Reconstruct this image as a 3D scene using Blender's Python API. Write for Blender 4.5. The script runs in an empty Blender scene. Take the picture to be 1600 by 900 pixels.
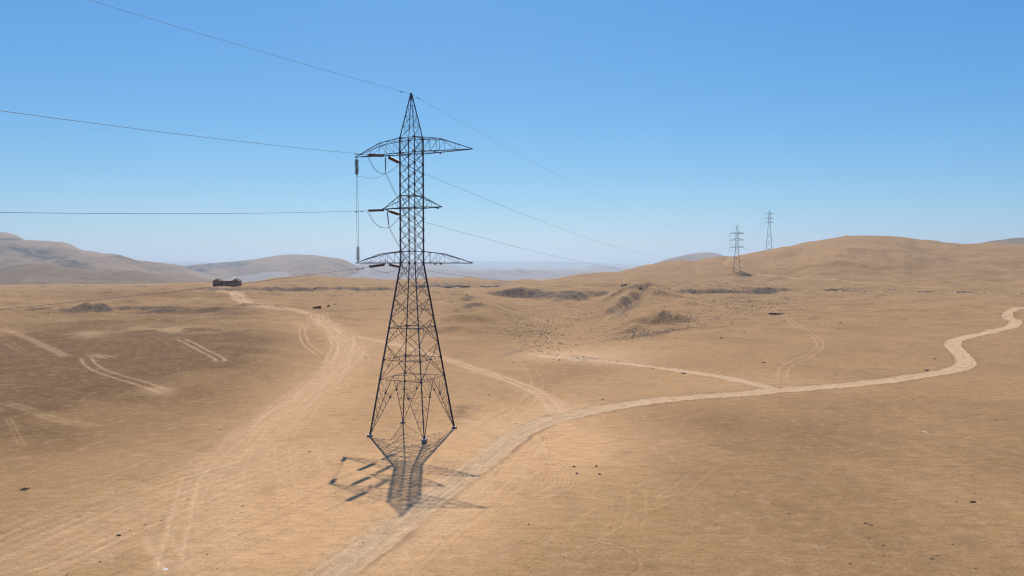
import bpy, math, random
import numpy as np
from mathutils import Vector, Matrix

# ------------------------------------------------------------------ camera, sky, sun, exposure
S = bpy.context.scene
COL = S.collection
F = 1067.0                       # focal length in photo pixels (1600 wide)
HC = 25.0                        # camera height above the tower's ground
PITCH = math.atan(39.0 / F)
CP, SP = math.cos(PITCH), math.sin(PITCH)

cam_d = bpy.data.cameras.new('camera')
cam = bpy.data.objects.new('camera', cam_d)
COL.objects.link(cam)
cam_d.sensor_width = 36.0
cam_d.lens = 36.0 * F / 1600.0
cam_d.clip_start = 0.5
cam_d.clip_end = 80000
cam.location = (0, 0, HC)
cam.rotation_euler = (math.radians(90) - PITCH, 0, 0)
S.camera = cam

SUN = Vector((-3.65, 33.0, 49.7)).normalized()
world = bpy.data.worlds.new('World')
S.world = world
world.use_nodes = True
wn = world.node_tree
wn.nodes.clear()
sky = wn.nodes.new('ShaderNodeTexSky')
sky.sky_type = 'NISHITA'
sky.sun_disc = False
sky.sun_elevation = math.asin(SUN.z)
sky.sun_rotation = math.atan2(SUN.x, SUN.y)
sky.altitude = 700
sky.air_density = 1.0
sky.dust_density = 1.0
sky.ozone_density = 3.0
bg = wn.nodes.new('ShaderNodeBackground')
bg.inputs['Strength'].default_value = 0.10
wo = wn.nodes.new('ShaderNodeOutputWorld')
def _vm(col, k):
    x = wn.nodes.new('ShaderNodeVectorMath'); x.operation = 'SCALE'; x.inputs['Scale'].default_value = k
    wn.links.new(col, x.inputs[0]); return x.outputs[0]
sep = wn.nodes.new('ShaderNodeSeparateColor'); com = wn.nodes.new('ShaderNodeCombineColor')      # deep, dry high-desert blue
wn.links.new(_vm(sky.outputs['Color'], 0.10), sep.inputs[0])
for _i, (_p, _k) in enumerate(((1.6, 8.8), (1.0, 8.7), (0.5, 9.4))):
    _a = wn.nodes.new('ShaderNodeMath'); _a.operation = 'POWER'; _a.inputs[1].default_value = _p
    _b = wn.nodes.new('ShaderNodeMath'); _b.operation = 'MULTIPLY'; _b.inputs[1].default_value = _k
    wn.links.new(sep.outputs[_i], _a.inputs[0]); wn.links.new(_a.outputs[0], _b.inputs[0]); wn.links.new(_b.outputs[0], com.inputs[_i])
wn.links.new(com.outputs[0], bg.inputs['Color'])
wn.links.new(bg.outputs['Background'], wo.inputs['Surface'])

sd = bpy.data.lights.new('sun', 'SUN')
sd.energy = 4.95
sd.angle = math.radians(0.6)
sd.color = (1.0, 0.95, 0.86)
so = bpy.data.objects.new('sun', sd)
COL.objects.link(so)
so.rotation_euler = SUN.to_track_quat('Z', 'Y').to_euler()
so.location = (0, 0, 200)

S.view_settings.view_transform = 'Standard'
S.view_settings.look = 'None'
S.view_settings.exposure = 0.0
S.view_settings.gamma = 1.0
S.view_settings.use_curve_mapping = False
S.cycles.max_bounces = 6
S.cycles.volume_bounces = 2
S.cycles.use_denoising = True
S.cycles.filter_width = 1.15

rng = np.random.default_rng(7)
random.seed(7)

# ------------------------------------------------------------------ helpers
def tag(o, label=None, cat=None, group=None, kind=None):
    if label: o['label'] = label
    if cat: o['category'] = cat
    if group: o['group'] = group
    if kind: o['kind'] = kind
    return o

def empty(name, loc=(0, 0, 0), rz=0.0):
    o = bpy.data.objects.new(name, None)
    o.empty_display_size = 0.5
    COL.objects.link(o)
    o.location = loc
    o.rotation_euler = (0, 0, rz)
    return o

def mesh_obj(name, verts, faces, mats, parent=None, smooth=False):
    me = bpy.data.meshes.new(name)
    me.from_pydata([tuple(v) for v in verts], [], faces)
    for m in (mats if isinstance(mats, (list, tuple)) else [mats]):
        me.materials.append(m)
    if smooth:
        me.polygons.foreach_set('use_smooth', [True] * len(me.polygons))
    me.update()
    o = bpy.data.objects.new(name, me)
    COL.objects.link(o)
    if parent: o.parent = parent
    return o

class MB:
    def __init__(s): s.v, s.f = [], []
    def poly(s, ring0, ring1, cap=True):
        n = len(ring0); b = len(s.v)
        s.v += [tuple(p) for p in ring0] + [tuple(p) for p in ring1]
        for i in range(n):
            j = (i + 1) % n
            s.f.append((b + i, b + j, b + n + j, b + n + i))
        if cap:
            s.f.append(tuple(b + i for i in reversed(range(n))))
            s.f.append(tuple(b + n + i for i in range(n)))
    def frame(s, p, q, ref=None):
        a = (Vector(q) - Vector(p)).normalized()
        r = Vector(ref) if ref is not None else Vector((0, 0, 1))
        if abs(a.dot(r.normalized())) > 0.97: r = Vector((0.3, 1, 0.1))
        x = (r - a * r.dot(a)).normalized()
        return a, x, a.cross(x)
    def angle(s, p, q, w, ref=None):             # steel L section, opening away from ref
        p, q = Vector(p), Vector(q)
        a, x, y = s.frame(p, q, ref)
        # turn the section 45 deg so the corner points along ref
        x, y = (x + y).normalized(), (y - x).normalized()
        t = max(w * 0.14, 0.008)
        sec = [(0, 0), (w, 0), (w, t), (t, t), (t, w), (0, w)]
        r0 = [p - x * (u - w * .35) - y * (v - w * .35) for u, v in sec]
        r1 = [q - x * (u - w * .35) - y * (v - w * .35) for u, v in sec]
        s.poly(r0, r1)
    def box(s, c, sz, R=None):
        c = Vector(c); hx, hy, hz = sz[0] / 2, sz[1] / 2, sz[2] / 2
        P = []
        for dz in (-hz, hz):
            for dx, dy in ((-hx, -hy), (hx, -hy), (hx, hy), (-hx, hy)):
                v = Vector((dx, dy, dz))
                if R is not None: v = R @ v
                P.append(c + v)
        s.poly(P[:4], P[4:])
    def tube(s, pts, r, n=6, cap=True):
        pts = [Vector(p) for p in pts]
        b = len(s.v); prev = None
        for i, p in enumerate(pts):
            d = (pts[min(i + 1, len(pts) - 1)] - pts[max(i - 1, 0)]).normalized()
            if prev is None:
                ref = Vector((0, 0, 1)) if abs(d.z) < .9 else Vector((1, 0, 0))
                x = (ref - d * ref.dot(d)).normalized()
            else:
                x = (prev - d * prev.dot(d)).normalized()
            prev = x; y = d.cross(x)
            rr = r[i] if isinstance(r, (list, tuple)) else r
            for k in range(n):
                t = 2 * math.pi * k / n
                s.v.append(tuple(p + x * (rr * math.cos(t)) + y * (rr * math.sin(t))))
            if i:
                for k in range(n):
                    k2 = (k + 1) % n
                    o0 = b + (i - 1) * n; o1 = b + i * n
                    s.f.append((o0 + k, o0 + k2, o1 + k2, o1 + k))
        if cap:
            s.f.append(tuple(b + k for k in reversed(range(n))))
            o1 = b + (len(pts) - 1) * n
            s.f.append(tuple(o1 + k for k in range(n)))
    def build(s, name, mat, parent=None, smooth=False):
        return mesh_obj(name, s.v, s.f, mat, parent, smooth)

# value-gradient noise in numpy -------------------------------------------------
_perm = rng.permutation(4096).astype(np.int64)
_ga = rng.uniform(0, 2 * np.pi, 4096)
_gx, _gy = np.cos(_ga), np.sin(_ga)
def perlin(x, y):
    xi = np.floor(x).astype(np.int64); yi = np.floor(y).astype(np.int64)
    xf = x - xi; yf = y - yi
    u = xf * xf * xf * (xf * (xf * 6 - 15) + 10); v = yf * yf * yf * (yf * (yf * 6 - 15) + 10)
    def g(ix, iy, fx, fy):
        h = _perm[(_perm[ix & 4095] + iy) & 4095]
        return _gx[h] * fx + _gy[h] * fy
    n00 = g(xi, yi, xf, yf); n10 = g(xi + 1, yi, xf - 1, yf)
    n01 = g(xi, yi + 1, xf, yf - 1); n11 = g(xi + 1, yi + 1, xf - 1, yf - 1)
    return ((n00 * (1 - u) + n10 * u) * (1 - v) + (n01 * (1 - u) + n11 * u) * v) * 1.5
def fbm(x, y, o=4, gain=0.5, lac=2.03):
    t = 0; a = 1.0
    for i in range(o):
        t = t + a * perlin(x + 17.3 * i, y - 9.1 * i); x = x * lac; y = y * lac; a *= gain
    return t
def ridged(x, y, o=4, gain=0.5, lac=2.03):
    t = 0; a = 1.0
    for i in range(o):
        t = t + a * (1 - 2 * np.abs(perlin(x + 31.7 * i, y + 5.3 * i))); x = x * lac; y = y * lac; a *= gain
    return t
def sstep(a, b, x):
    t = np.clip((x - a) / (b - a), 0, 1)
    return t * t * (3 - 2 * t)

# photo pixel <-> world direction -------------------------------------------------
def ray(px, py):
    a = (px - 800.0) / F; b = (450.0 - py) / F
    y = CP + b * SP
    return a / y, (b * CP - SP) / y             # X/Y , (Z-HC)/Y
def at(px, py, Y):
    tx, tz = ray(px, py)
    return Vector((tx * Y, Y, HC + tz * Y))
def proj(X, Y, Z):
    zc = Y * CP - (Z - HC) * SP
    yc = Y * SP + (Z - HC) * CP
    zc = np.maximum(zc, 1e-3)
    return 800 + F * X / zc, 450 - F * yc / zc

# ------------------------------------------------------------------ terrain shape
R1 = np.array([(-600,447),(-200,446),(0,445),(100,444),(200,444),(300,441.5),(340,441.5),(400,441),(430,438.5),(460,438.5),(500,436.5),(560,435.5),
      (600,437),(650,437),(690,434.8),(710,436),(732,433.5),(748,435.3),(762,438),(800,439),(825,436),(845,439.3),(870,435),(900,429),
      (950,425),(965,425),(985,420),(1005,415),(1022,413),(1045,409),(1066,406.2),(1085,409),(1105,405),(1125,402.3),(1146,401.5),
      (1170,397),(1200,391.5),(1240,385),(1262,380),(1290,375),(1320,371.5),(1350,370),(1375,370.3),(1413,373.5),(1430,378),(1480,381),(1505,383),
      (1540,382),(1600,384),(1750,388),(2000,380),(2400,395)], float)
def _sm(xs, ys, q, w=6.0):
    a = np.interp(q - w, xs, ys); b = np.interp(q, xs, ys); c = np.interp(q + w, xs, ys)
    return (a + 2 * b + c) / 4
def wpt(px, D):                                   # world XY of a column at depth D
    return ((px - 800) / F * D, D)

def gauss(X, Y, px, D, sx, sy, h, rot=0.0, p=1.0):
    cx, cy = wpt(px, D)
    dx, dy = X - cx, Y - cy
    c, s = math.cos(rot), math.sin(rot)
    a = (dx * c + dy * s) / sx; b = (-dx * s + dy * c) / sy
    return h * np.exp(-(a * a + b * b) ** p)

def seg_dist(X, Y, pts):
    """distance to a polyline, the parameter along it (metres) and signed side"""
    best = np.full(X.shape, 1e9); along = np.zeros(X.shape); side = np.zeros(X.shape)
    acc = 0.0
    for (x0, y0), (x1, y1) in zip(pts[:-1], pts[1:]):
        dx, dy = x1 - x0, y1 - y0
        L2 = dx * dx + dy * dy + 1e-9; L = math.sqrt(L2)
        t = np.clip(((X - x0) * dx + (Y - y0) * dy) / L2, 0, 1)
        ex = X - (x0 + t * dx); ey = Y - (y0 + t * dy)
        d = np.sqrt(ex * ex + ey * ey)
        m = d < best
        best = np.where(m, d, best)
        along = np.where(m, acc + t * L, along)
        side = np.where(m, np.sign(dx * (Y - y0) - dy * (X - x0)), side)
        acc += L
    return best, along, side

CRESTS = []        # (world polyline, height, width of the face towards the camera, width of the back)
def add_crests(X, Y, z):
    for P, h, wf, wb in CRESTS:
        A = np.array(P); R = 5 * max(wf, wb)
        m = (X > A[:, 0].min() - R) & (X < A[:, 0].max() + R) & (Y > A[:, 1].min() - R) & (Y < A[:, 1].max() + R)
        if not np.any(m): continue
        d, al, sd_ = seg_dist(X[m], Y[m], P)
        L = al.max() if al.max() > 0 else 1
        Lt = np.sum(np.hypot(np.diff(A[:, 0]), np.diff(A[:, 1])))
        e = np.sin(np.pi * np.clip(al / Lt, 0.0, 1.0)) ** .6
        w = np.where(sd_ > 0, wb, wf) * (1 + .35 * perlin(al / 14, al * 0 + h))
        z[m] += 1.5 * h * e * np.exp(-(np.sqrt(d * d + (.12 * wf) ** 2) - .12 * wf) / w)
    return z

def terrain(X, Y):
    X = np.asarray(X, float); Y = np.asarray(Y, float)
    r = np.hypot(X, Y) + 1e-6
    az = np.arctan2(X, Y)
    azc = np.clip(az, -0.9, 0.9)
    D = r * np.cos(azc)
    U = 800 + F * np.tan(azc)
    D1 = 950 + 270 * sstep(820, 1010, U)
    y1 = _sm(R1[:, 0], R1[:, 1], U)
    tz = ((450 - y1) / F * CP - SP) / (CP + (450 - y1) / F * SP)
    zr = HC + tz * D1
    t = (D - 470) / (D1 - 470)
    z = zr * sstep(0, 1, t)
    over = np.maximum(D - D1, 0)
    back = sstep(0.9, 1.2, np.abs(az))
    z = z - np.minimum(over * 0.10, 75 + zr * 0.6)
    z = z * (1 - back)
    hill = sstep(8, 40, zr) * sstep(0.08, 0.45, t) * np.exp(-over / 200.0)
    # broad swells, then dune relief growing away from the tower
    calm = 1 - 0.9 * np.exp(-((X + 10) ** 2 + (Y - 85) ** 2) / (60.0 ** 2))
    z = z + 0.35 * calm * fbm(X / 60 + 3.1, Y / 60 + 1.7, 3)
    far = sstep(130, 420, D) * (1 - sstep(700, 940, D) * 0.75)
    z = z + 1.5 * far * fbm(X / 55 + 8.2, Y / 38 + 2.2, 4)
    z = z + 0.9 * far * np.maximum(ridged(X / 34 + 1.2, Y / 26 + 7.0, 3), 0)
    # folds on the hill
    wx = 14 * fbm(X / 160, Y / 160 + 5, 2); 
    z = z + hill * (3.2 * fbm((X + wx) / 75 + 4, Y / 150 + 1, 4, 0.55) + 3.5 * (ridged((X * 0.9 + Y * .35 + wx) / 120, Y / 260 + 2.0, 2) - .4)) * (1 - 0.65 * sstep(.8, 1.0, t))
    fr = (D < 1000)
    # left terrace: crest near D=250, a slope facing the camera
    ml = 1 - sstep(380, 480, U + 25 * perlin(Y / 30, X / 90))
    crest = 247 + 6 * perlin(X / 45, 0.3) + 0.02 * (U - 200)
    z = z + ml * 3.4 * (sstep(150, 1, crest * 0 + np.where(D < crest, crest - D, 999) * 1.0) ** 1.2 * (D < crest) + (D >= crest) * np.exp(-((D - crest) / 11.0) ** 2))
    # second terrace with a little scarp
    sc = 352 + 9 * perlin(X / 35, 4.3) + 4 * perlin(X / 9, 8.3)
    z = z + (1 - sstep(410, 500, U)) * 1.9 * sstep(-2.5, 2.5, D - sc) * (1 - sstep(60, 170, D - sc)) * sstep(-300, 170, U)
    for a in ((75, 330, 9, 5, 2.3, 0.1), (96, 334, 5, 4, 1.2, 0), (128, 333, 6, 5, 2.4, .1), (146, 334, 8, 5, 2.9, .1), (165, 336, 6, 4, 1.3, 0),
              (300, 500, 55, 22, 3.4, 0), (235, 470, 45, 16, 1.8, 0), (385, 470, 30, 18, 2.3, 0), (390, 345, 24, 12, 2.0, 0), (440, 300, 22, 16, 1.4, 0)):
        z = z + gauss(X, Y, a[0], a[1], a[2], a[3], a[4], a[5]) * (1 + 0.25 * perlin(X / 3.5, Y / 3.5))
    # scarp with the brick ruin on top
    s4 = 598 + 10 * perlin(X / 40, 11.3) + 4 * perlin(X / 10, 2.3)
    m4 = sstep(180, 330, U) * (1 - sstep(570, 690, U))
    z = z + m4 * 3.3 * sstep(-7, 3, D - s4) * (1 - sstep(150, 300, D - s4))
    z = z + m4 * gauss(X, Y, 475, 760, 45, 40, 4.0) + gauss(X, Y, 560, 830, 70, 50, 2.2)
    # ledges right of the tower
    z = z + gauss(X, Y, 690, 720, 30, 22, 2.6) + gauss(X, Y, 730, 300, 16, 12, 2.0, .5) + gauss(X, Y, 770, 350, 26, 12, 2.6, -.4)
    z = z + gauss(X, Y, 700, 380, 20, 12, 2.2, .3) + gauss(X, Y, 745, 255, 12, 8, 1.1, .2) + gauss(X, Y, 725, 440, 30, 16, 2.2, -.2)
    # central basin with a dark back wall
    e = 556 + 14 * perlin(X / 60, 21.3) + 4 * perlin(X / 12, 7.7) 
    bow = np.clip(np.sin(np.pi * np.clip((U - 812) / 132, 0, 1)), 0, 1)
    toe = sstep(-(5 + 46 * bow), 1.5, D - e)
    side = sstep(735, 815, U) * (1 - sstep(930, 985, U + 0.10 * (D - 400)))
    basin = side * sstep(195, 330, D) * (1 - toe)
    z = z - 5.2 * basin + side * 3.0 * toe * (1 - sstep(40, 140, D - e))
    e2 = 566 + 8 * perlin(X / 50, 31.3) + 3 * perlin(X / 11, 9.7)
    toe2 = sstep(-9, 1.5, D - e2)
    side2 = sstep(1000, 1060, U) * (1 - sstep(1190, 1300, U))
    z = z - 2.6 * side2 * sstep(360, 430, D) * (1 - toe2) + side2 * 1.4 * toe2 * (1 - sstep(20, 90, D - e2))
    # knoll between them
    z = z + gauss(X, Y, 1012, 440, 31, 33, 9.0, 0, .85) + gauss(X, Y, 955, 400, 12, 26, 2.0, -.2) + gauss(X, Y, 985, 620, 34, 18, 6.0) + gauss(X, Y, 955, 680, 60, 30, 3.5) + gauss(X, Y, 1045, 420, 26, 40, 2.4)
    gl = [wpt(956, 352), wpt(970, 374), wpt(987, 396), wpt(1001, 416), wpt(1006, 434)]
    m = (np.abs(X - 75) < 60) & (np.abs(Y - 405) < 90)
    if np.any(m):
        d, al, sd_ = seg_dist(X[m], Y[m], gl)
        s_ = d * sd_
        w = sstep(0, 25, al) * (1 - sstep(60, 88, al))
        z = z.copy()
        z[m] += w * (1.9 * np.exp(-((s_ - 6.0) / 4.5) ** 2) - 3.6 * np.exp(-((s_ + 1.0) / 3.8) ** 2))
    # brown sand hump
    z = z + gauss(X, Y, 1044, 300, 11, 6, 2.2, .15) + gauss(X, Y, 1010, 285, 16, 4.5, 1.6, .35) + gauss(X, Y, 1085, 318, 18, 6, 1.0, .1)
    z = z + gauss(X, Y, 830, 250, 14, 7, 0.9) + gauss(X, Y, 885, 176, 10, 3.0, .5, .2)
    # spoil beside the tower feet
    for a in ((708, 113.5, 1.7, .9, .45), (722, 112.5, 1.3, .8, .5), (715, 105, 1.6, .5, .3), (733, 111, 1.0, .6, .3)):
        z = z + gauss(X, Y, *a)
    if CRESTS: z = add_crests(X, Y, np.array(z))
    near = np.exp(-(r / 190.0) ** 2)
    z = z + near * 0.05 * fbm(X / 2.2, Y / 2.2, 3) * calm
    return z

def terr(x, y): return float(terrain(np.array([x]), np.array([y]))[0])

_DS = np.concatenate([np.arange(40, 160, 0.5), np.geomspace(160, 1500, 900)])
def gp(px, py):
    """first point of the terrain along a photo ray"""
    tx, tz = ray(px, py)
    zz = HC + tz * _DS
    g = terrain(tx * _DS, _DS)
    i = np.where(zz <= g)[0]
    if len(i) == 0: i = [int(np.argmin(zz - g))]
    k = i[0]
    if k == 0: d = _DS[0]
    else:
        a = zz[k - 1] - g[k - 1]; b = zz[k] - g[k]
        f = a / (a - b) if a - b else 0
        d = _DS[k - 1] + (_DS[k] - _DS[k - 1]) * min(max(f, 0), 1)
    return (tx * d, d)

def catmull(P, n=6):
    P = [np.array(p, float) for p in P]
    Q = [2 * P[0] - P[1]] + P + [2 * P[-1] - P[-2]]
    out = []
    for i in range(1, len(Q) - 2):
        for k in range(n):
            t = k / n
            a, b, c, d = Q[i - 1], Q[i], Q[i + 1], Q[i + 2]
            out.append(tuple(0.5 * ((2 * b) + (-a + c) * t + (2 * a - 5 * b + 4 * c - d) * t * t + (-a + 3 * b - 3 * c + d) * t ** 3)))
    out.append(tuple(P[-1]))
    return out
def path(pxs, n=5): return catmull([gp(*p) for p in pxs], n)
_cr = []
for pts, h, wf, wb in (
    ([(960,499),(974,491),(990,481),(1003,471),(1008,462)], 1.0, 3.0, 14),
    ([(1000,452),(1012,447),(1022,450),(1035,459)], 1.6, 9, 18),
    ([(935,447),(950,441),(965,439),(980,443)], 1.5, 12, 24),
    ([(965,434),(985,430),(1005,436)], 3.0, 12, 26),
    ([(1018,508),(1032,500),(1047,496),(1062,503)], 2.6, 3.6, 8),
    ([(984,522),(1000,515),(1015,512)], 1.5, 2.6, 8),
    ([(862,547),(900,541),(960,533),(1010,527),(1060,518),(1120,513),(1200,502)], .7, 1.6, 9),
    ([(1180,513),(1210,507),(1260,500),(1330,484)], .5, 1.8, 9),
    ([(700,472),(725,468),(755,474),(775,482)], 2.2, 7, 16),
    ([(690,480),(712,478),(735,482)], 1.6, 6, 12),
    ([(718,490),(745,487),(765,495),(790,508),(806,520)], 2.0, 6, 14),
    ([(684,521),(700,517),(722,517),(748,522)], 1.1, 3.2, 9),
    ([(690,500),(715,498),(740,505)], 1.3, 5, 11),
    ([(655,462),(690,460),(720,466)], 1.3, 7, 14),
    ([(430,432+10),(455,440),(485,441),(508,446)], 2.6, 14, 30),
    ([(0,511),(90,510),(180,508),(290,505),(370,506),(430,514)], 1.2, 7, 10),
    ([(180,489),(230,489),(290,487),(340,484),(400,484)], .9, 1.6, 12),
    ([(340,501),(365,495),(385,490),(415,489)], 1.4, 4, 10),
    ([(200,474),(240,469),(290,463),(340,462),(385,468)], 1.5, 9, 18),
    ([(440,506),(470,515),(500,534)], .9, 5, 9),
    ([(0,466),(60,463),(130,458),(190,457)], 1.2, 8, 18),
    ([(1195,414),(1215,404),(1240,393),(1262,384)], 4.2, 22, 42),
    ([(1225,399),(1262,394),(1300,396),(1330,402)], 2.6, 16, 44),
    ([(1290,401),(1330,396),(1375,396),(1410,400)], 2.2, 16, 40),
    ([(1400,388),(1440,392),(1480,399),(1530,401)], 3.0, 18, 44),
    ([(1240,420),(1290,416),(1350,417),(1400,421)], 3.0, 14, 36),
    ([(1420,414),(1470,408),(1530,412),(1600,414)], 3.2, 16, 40),
    ([(1150,430),(1190,424),(1240,424)], 1.8, 9, 26),
    ([(1060,412),(1090,416),(1120,414),(1150,418)], 3.0, 14, 40),
    ([(985,424),(1030,418),(1075,420)], 2.6, 14, 36),
    ([(875,437),(905,433),(940,431),(965,433)], 2.2, 12, 30),
    ([(1330,470),(1385,462),(1440,468)], 1.0, 6, 14),
    ([(1400,483),(1450,486),(1505,490)], .7, 3, 10),
    ([(1088,532),(1115,524),(1150,515)], .9, 4, 10),
    ([(640,438),(680,436),(720,437)], 1.6, 12, 26),
    ([(842,576),(880,566),(915,564)], .6, 4, 7),
    ([(832,552),(870,557),(920,563)], .45, 1.2, 6)):
    _cr.append((catmull([gp(*p) for p in pts], 4), h, wf, wb))
CRESTS.extend(_cr)
def offset(P, off, wob=0.0, seed=0):
    P = np.array(P); d = np.gradient(P, axis=0); L = np.hypot(d[:, 0], d[:, 1]) + 1e-6
    nx, ny = -d[:, 1] / L, d[:, 0] / L
    s = np.cumsum(L)
    o = off + wob * perlin(s / 23.0 + seed * 3.7, np.full_like(s, seed * 1.9 + .5))
    return [(a + o_ * b, c + o_ * e) for (a, c), b, e, o_ in zip(P, nx, ny, o)]

# ------------------------------------------------------------------ roads and tracks (world polylines)
ROAD = path([(430,960),(500,905),(560,862),(612,824),(655,790),(700,757),(745,726),(790,692),(825,669),(862,655),(905,646),(960,635),(1030,625),
             (1100,619),(1160,615),(1215,609.5),(1300,603.5),(1370,596.5),(1430,588),(1480,580),(1505,572),(1508,562),(1498,551),(1488,540),(1495,531),
             (1530,522),(1562,515),(1583,508),(1586,500),(1574,492),(1582,485),(1612,478),(1660,472)], 5)
BRANCH = path([(1215,608),(1188,602),(1150,593),(1100,584.5),(1050,577.5),(1000,571),(940,564),(880,558),(835,553)], 5)
LEFT = path([(326,451),(345,454),(372,463),(400,474),(440,482),(478,490),(508,506),(532,524),(543,543),(536,566),(512,592),(472,624),(432,654),
             (402,682),(374,712),(345,750),(326,790),(312,840),(300,905)], 5)
LOWL = path([(-60,915),(60,872),(150,832),(240,792),(330,758),(420,728),(500,700)], 5)
MID = path([(545,523),(600,534),(645,545),(700,562),(750,579),(800,596),(838,613),(860,632),(868,652)], 5)

TRK = []     # (points, half width, strength, rut depth)
def pair(P, gauge=1.7, w=0.28, s=0.7, wob=0.0, seed=0, rut=0.03):
    TRK.append((offset(P, gauge / 2, wob, seed), w, s, rut)); TRK.append((offset(P, -gauge / 2, wob, seed), w, s, rut))
for k, o in enumerate((-4.6, -3.2, -2.0, -.8, .5, 1.7, 3.0, 4.8)):
    TRK.append((offset(LEFT, o, 1.8, k + 11), .24, .36, .025)); TRK.append((offset(LEFT, o + 1.3, 1.8, k + 11.2), .20, .22, .02))
for k, o in enumerate((-5.2, -3.4, -1.2, .6, 3.0, 5.4, 7.5)):
    TRK.append((offset(LOWL, o, 1.6, k + 31), .22, .42, .02))
    TRK.append((offset(LOWL, o + 1.6, 1.6, k + 31), .22, .34, .02))
pair(MID, 1.8, .45, .75, .3, 3); pair(MID, 1.8, .3, .3, 2.0, 8)
for k, o in enumerate((-1.4, -.5, .6, 1.5)):
    TRK.append((offset(ROAD, o, .35, k + 51), .22, .35, .03))
for pts, g, w, s in (
    ([(133,556),(141,568),(160,580),(190,590),(225,600),(262,613)], 2.2, .36, .62),
    ([(134,557),(150,555),(176,559.5)], 1.6, .40, .75),
    ([(281,529),(300,538),(325,551),(345,562),(335,566),(318,568)], 2.0, .4, .7),
    ([(0,513),(40,527),(75,543),(108,560)], 1.2, .7, .42),
    ([(0,528),(45,552),(75,558)], 1.6, .4, .2),
    ([(0,626),(40,638),(95,657),(160,668)], 1.2, .5, .28),
    ([(12,650),(25,678),(38,700)], .6, .2, .22),
    ([(480,506),(472,516),(476,532),(492,548),(508,560)], 2.0, .3, .75),
    ([(515,522),(524,540),(518,556),(505,572)], 1.8, .3, .6),
    ([(1231,492),(1238,504),(1258,515),(1275,528),(1281,540),(1268,553),(1240,566),(1224,578),(1221,602)], 1.9, .25, .5),
    ([(1365,488),(1368,500),(1385,515),(1440,533),(1500,548)], 2.0, .5, .13),
    ([(1160,400),(1136,408),(1134,413),(1152,418),(1185,427)], 2.6, 1.0, .4),
    ([(1165,427),(1200,430),(1260,434),(1330,441),(1410,447),(1500,453)], 1.8, .8, .7),
    ([(1600,466),(1500,458),(1420,455),(1330,455)], 1.8, .6, .35),
    ([(1386,425),(1392,434),(1402,442)], 2.0, .6, .15),
    ([(275,505),(285,498),(318,493),(345,490)], 2.0, .4, .3),
    ([(298,470),(315,464)], 2.0, .5, .6),
    ([(610,515),(620,530),(640,550),(655,560)], 1.8, .25, .3),
    ([(555,545),(585,570),(615,585)], 1.8, .25, .35),
    ([(700,590),(780,572),(860,580),(1000,570)], 1.8, .2, .22),
    ([(770,668),(812,640),(840,600),(828,575)], 2.4, .25, .3),
    ([(560,900),(640,845),(700,800),(760,770),(830,700),(850,668)], 1.9, .22, .45),
    ([(610,905),(700,830),(742,800),(800,760),(860,712)], 1.9, .2, .35),
    ([(440,690),(444,730),(450,765),(440,820)], 1.8, .2, .3),
    ([(510,690),(512,720),(518,745)], 1.6, .2, .35),
    ([(245,833),(258,860),(280,890)], 1.8, .3, .5),
    ([(700,830),(718,868),(715,900)], 1.8, .2, .3),
    ([(300,740),(285,800),(270,860),(262,905)], 1.8, .25, .45),
    ([(1000,795),(1060,765),(1120,722),(1200,712),(1320,700),(1600,690)], 1.8, .25, .09),
    ([(940,700),(1060,690),(1200,730)], 1.8, .25, .15),
    ([(980,755),(992,765),(995,790),(985,830)], 1.8, .2, .18),
    ([(640,905),(620,870),(600,830),(585,800)], 1.8, .2, .2)):
    pair(path(pts, 4), g, w, s, .12, len(TRK))
# circles worn by turning vehicles
def loop(px, py, rx, ry, a0, a1, w, s, n=26):
    cx, cy = gp(px, py)
    P = [(cx + rx * math.cos(math.radians(a0 + (a1 - a0) * i / n)), cy + ry * math.sin(math.radians(a0 + (a1 - a0) * i / n))) for i in range(n + 1)]
    TRK.append((P, w, s, .05))
for k in range(9):
    loop(838 - k * 1.5, 742 + (k % 3) * 2, 4.3 - .42 * k, 7.8 - .55 * k, -150 + 12 * k, 75 - 9 * k, .13, .5)
for k in range(7):
    TRK.append((path([(792 + 5 * k, 764 - k), (815 + 4 * k, 735), (836 + 3 * k, 706 + 2 * k), (850, 684)], 4), .14, .42, .05))
for k in range(6):
    TRK.append((path([(826 + k * 4, 722 - 3 * k), (834 + k * 6, 742), (846 + k * 5, 760 - 2 * k)], 4), .12, -.35, .04))
for q in ((868, 645, 3.2, 3, 120, 330), (872, 645, 4.2, 4, 130, 300), (902, 648, 2.5, 5, -80, 90), (905, 648, 4, 7, -70, 80), (560, 735, 6, 6, 60, 200), (575, 735, 10, 9, 90, 260), (447, 735, 3, 9, -60, 80), (440, 735, 5, 12, -60, 90),
          (1068, 700, 4, 3, 0, 200), (870, 875, 7, 5, -80, 80)):
    loop(*q[:6], .18, .28)
for k in range(14):                                # scuffed turning marks between the tower and the road
    x = 655 + 9 * k
    TRK.append((path([(x, 745 + (k % 3) * 5), (x + 12, 728), (x + 19 + (k % 4) * 3, 712 - (k % 2) * 6)], 4), .13, -.22 if k % 2 else .25, .03))
rr = random.Random(5)
for k in range(46):                                # loose straight passes in the near field
    x = rr.uniform(-40, 560); y = rr.uniform(700, 890)
    L = rr.uniform(60, 190)
    TRK.append((path([(x, y), (x + L * .5, y - L * .24 + rr.uniform(-3, 3)), (x + L, y - L * .43)], 3), rr.uniform(.09, .2), rr.choice((-.3, .25, .35, .2)), .015))
for k in range(26):
    x = rr.uniform(520, 900); y = rr.uniform(700, 880)
    L = rr.uniform(50, 140)
    TRK.append((path([(x, y), (x + L * .5, y - L * .38 + rr.uniform(-3, 3)), (x + L, y - L * .68)], 3), rr.uniform(.09, .18), rr.choice((-.3, .25, .3, -.15)), .015))

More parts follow.
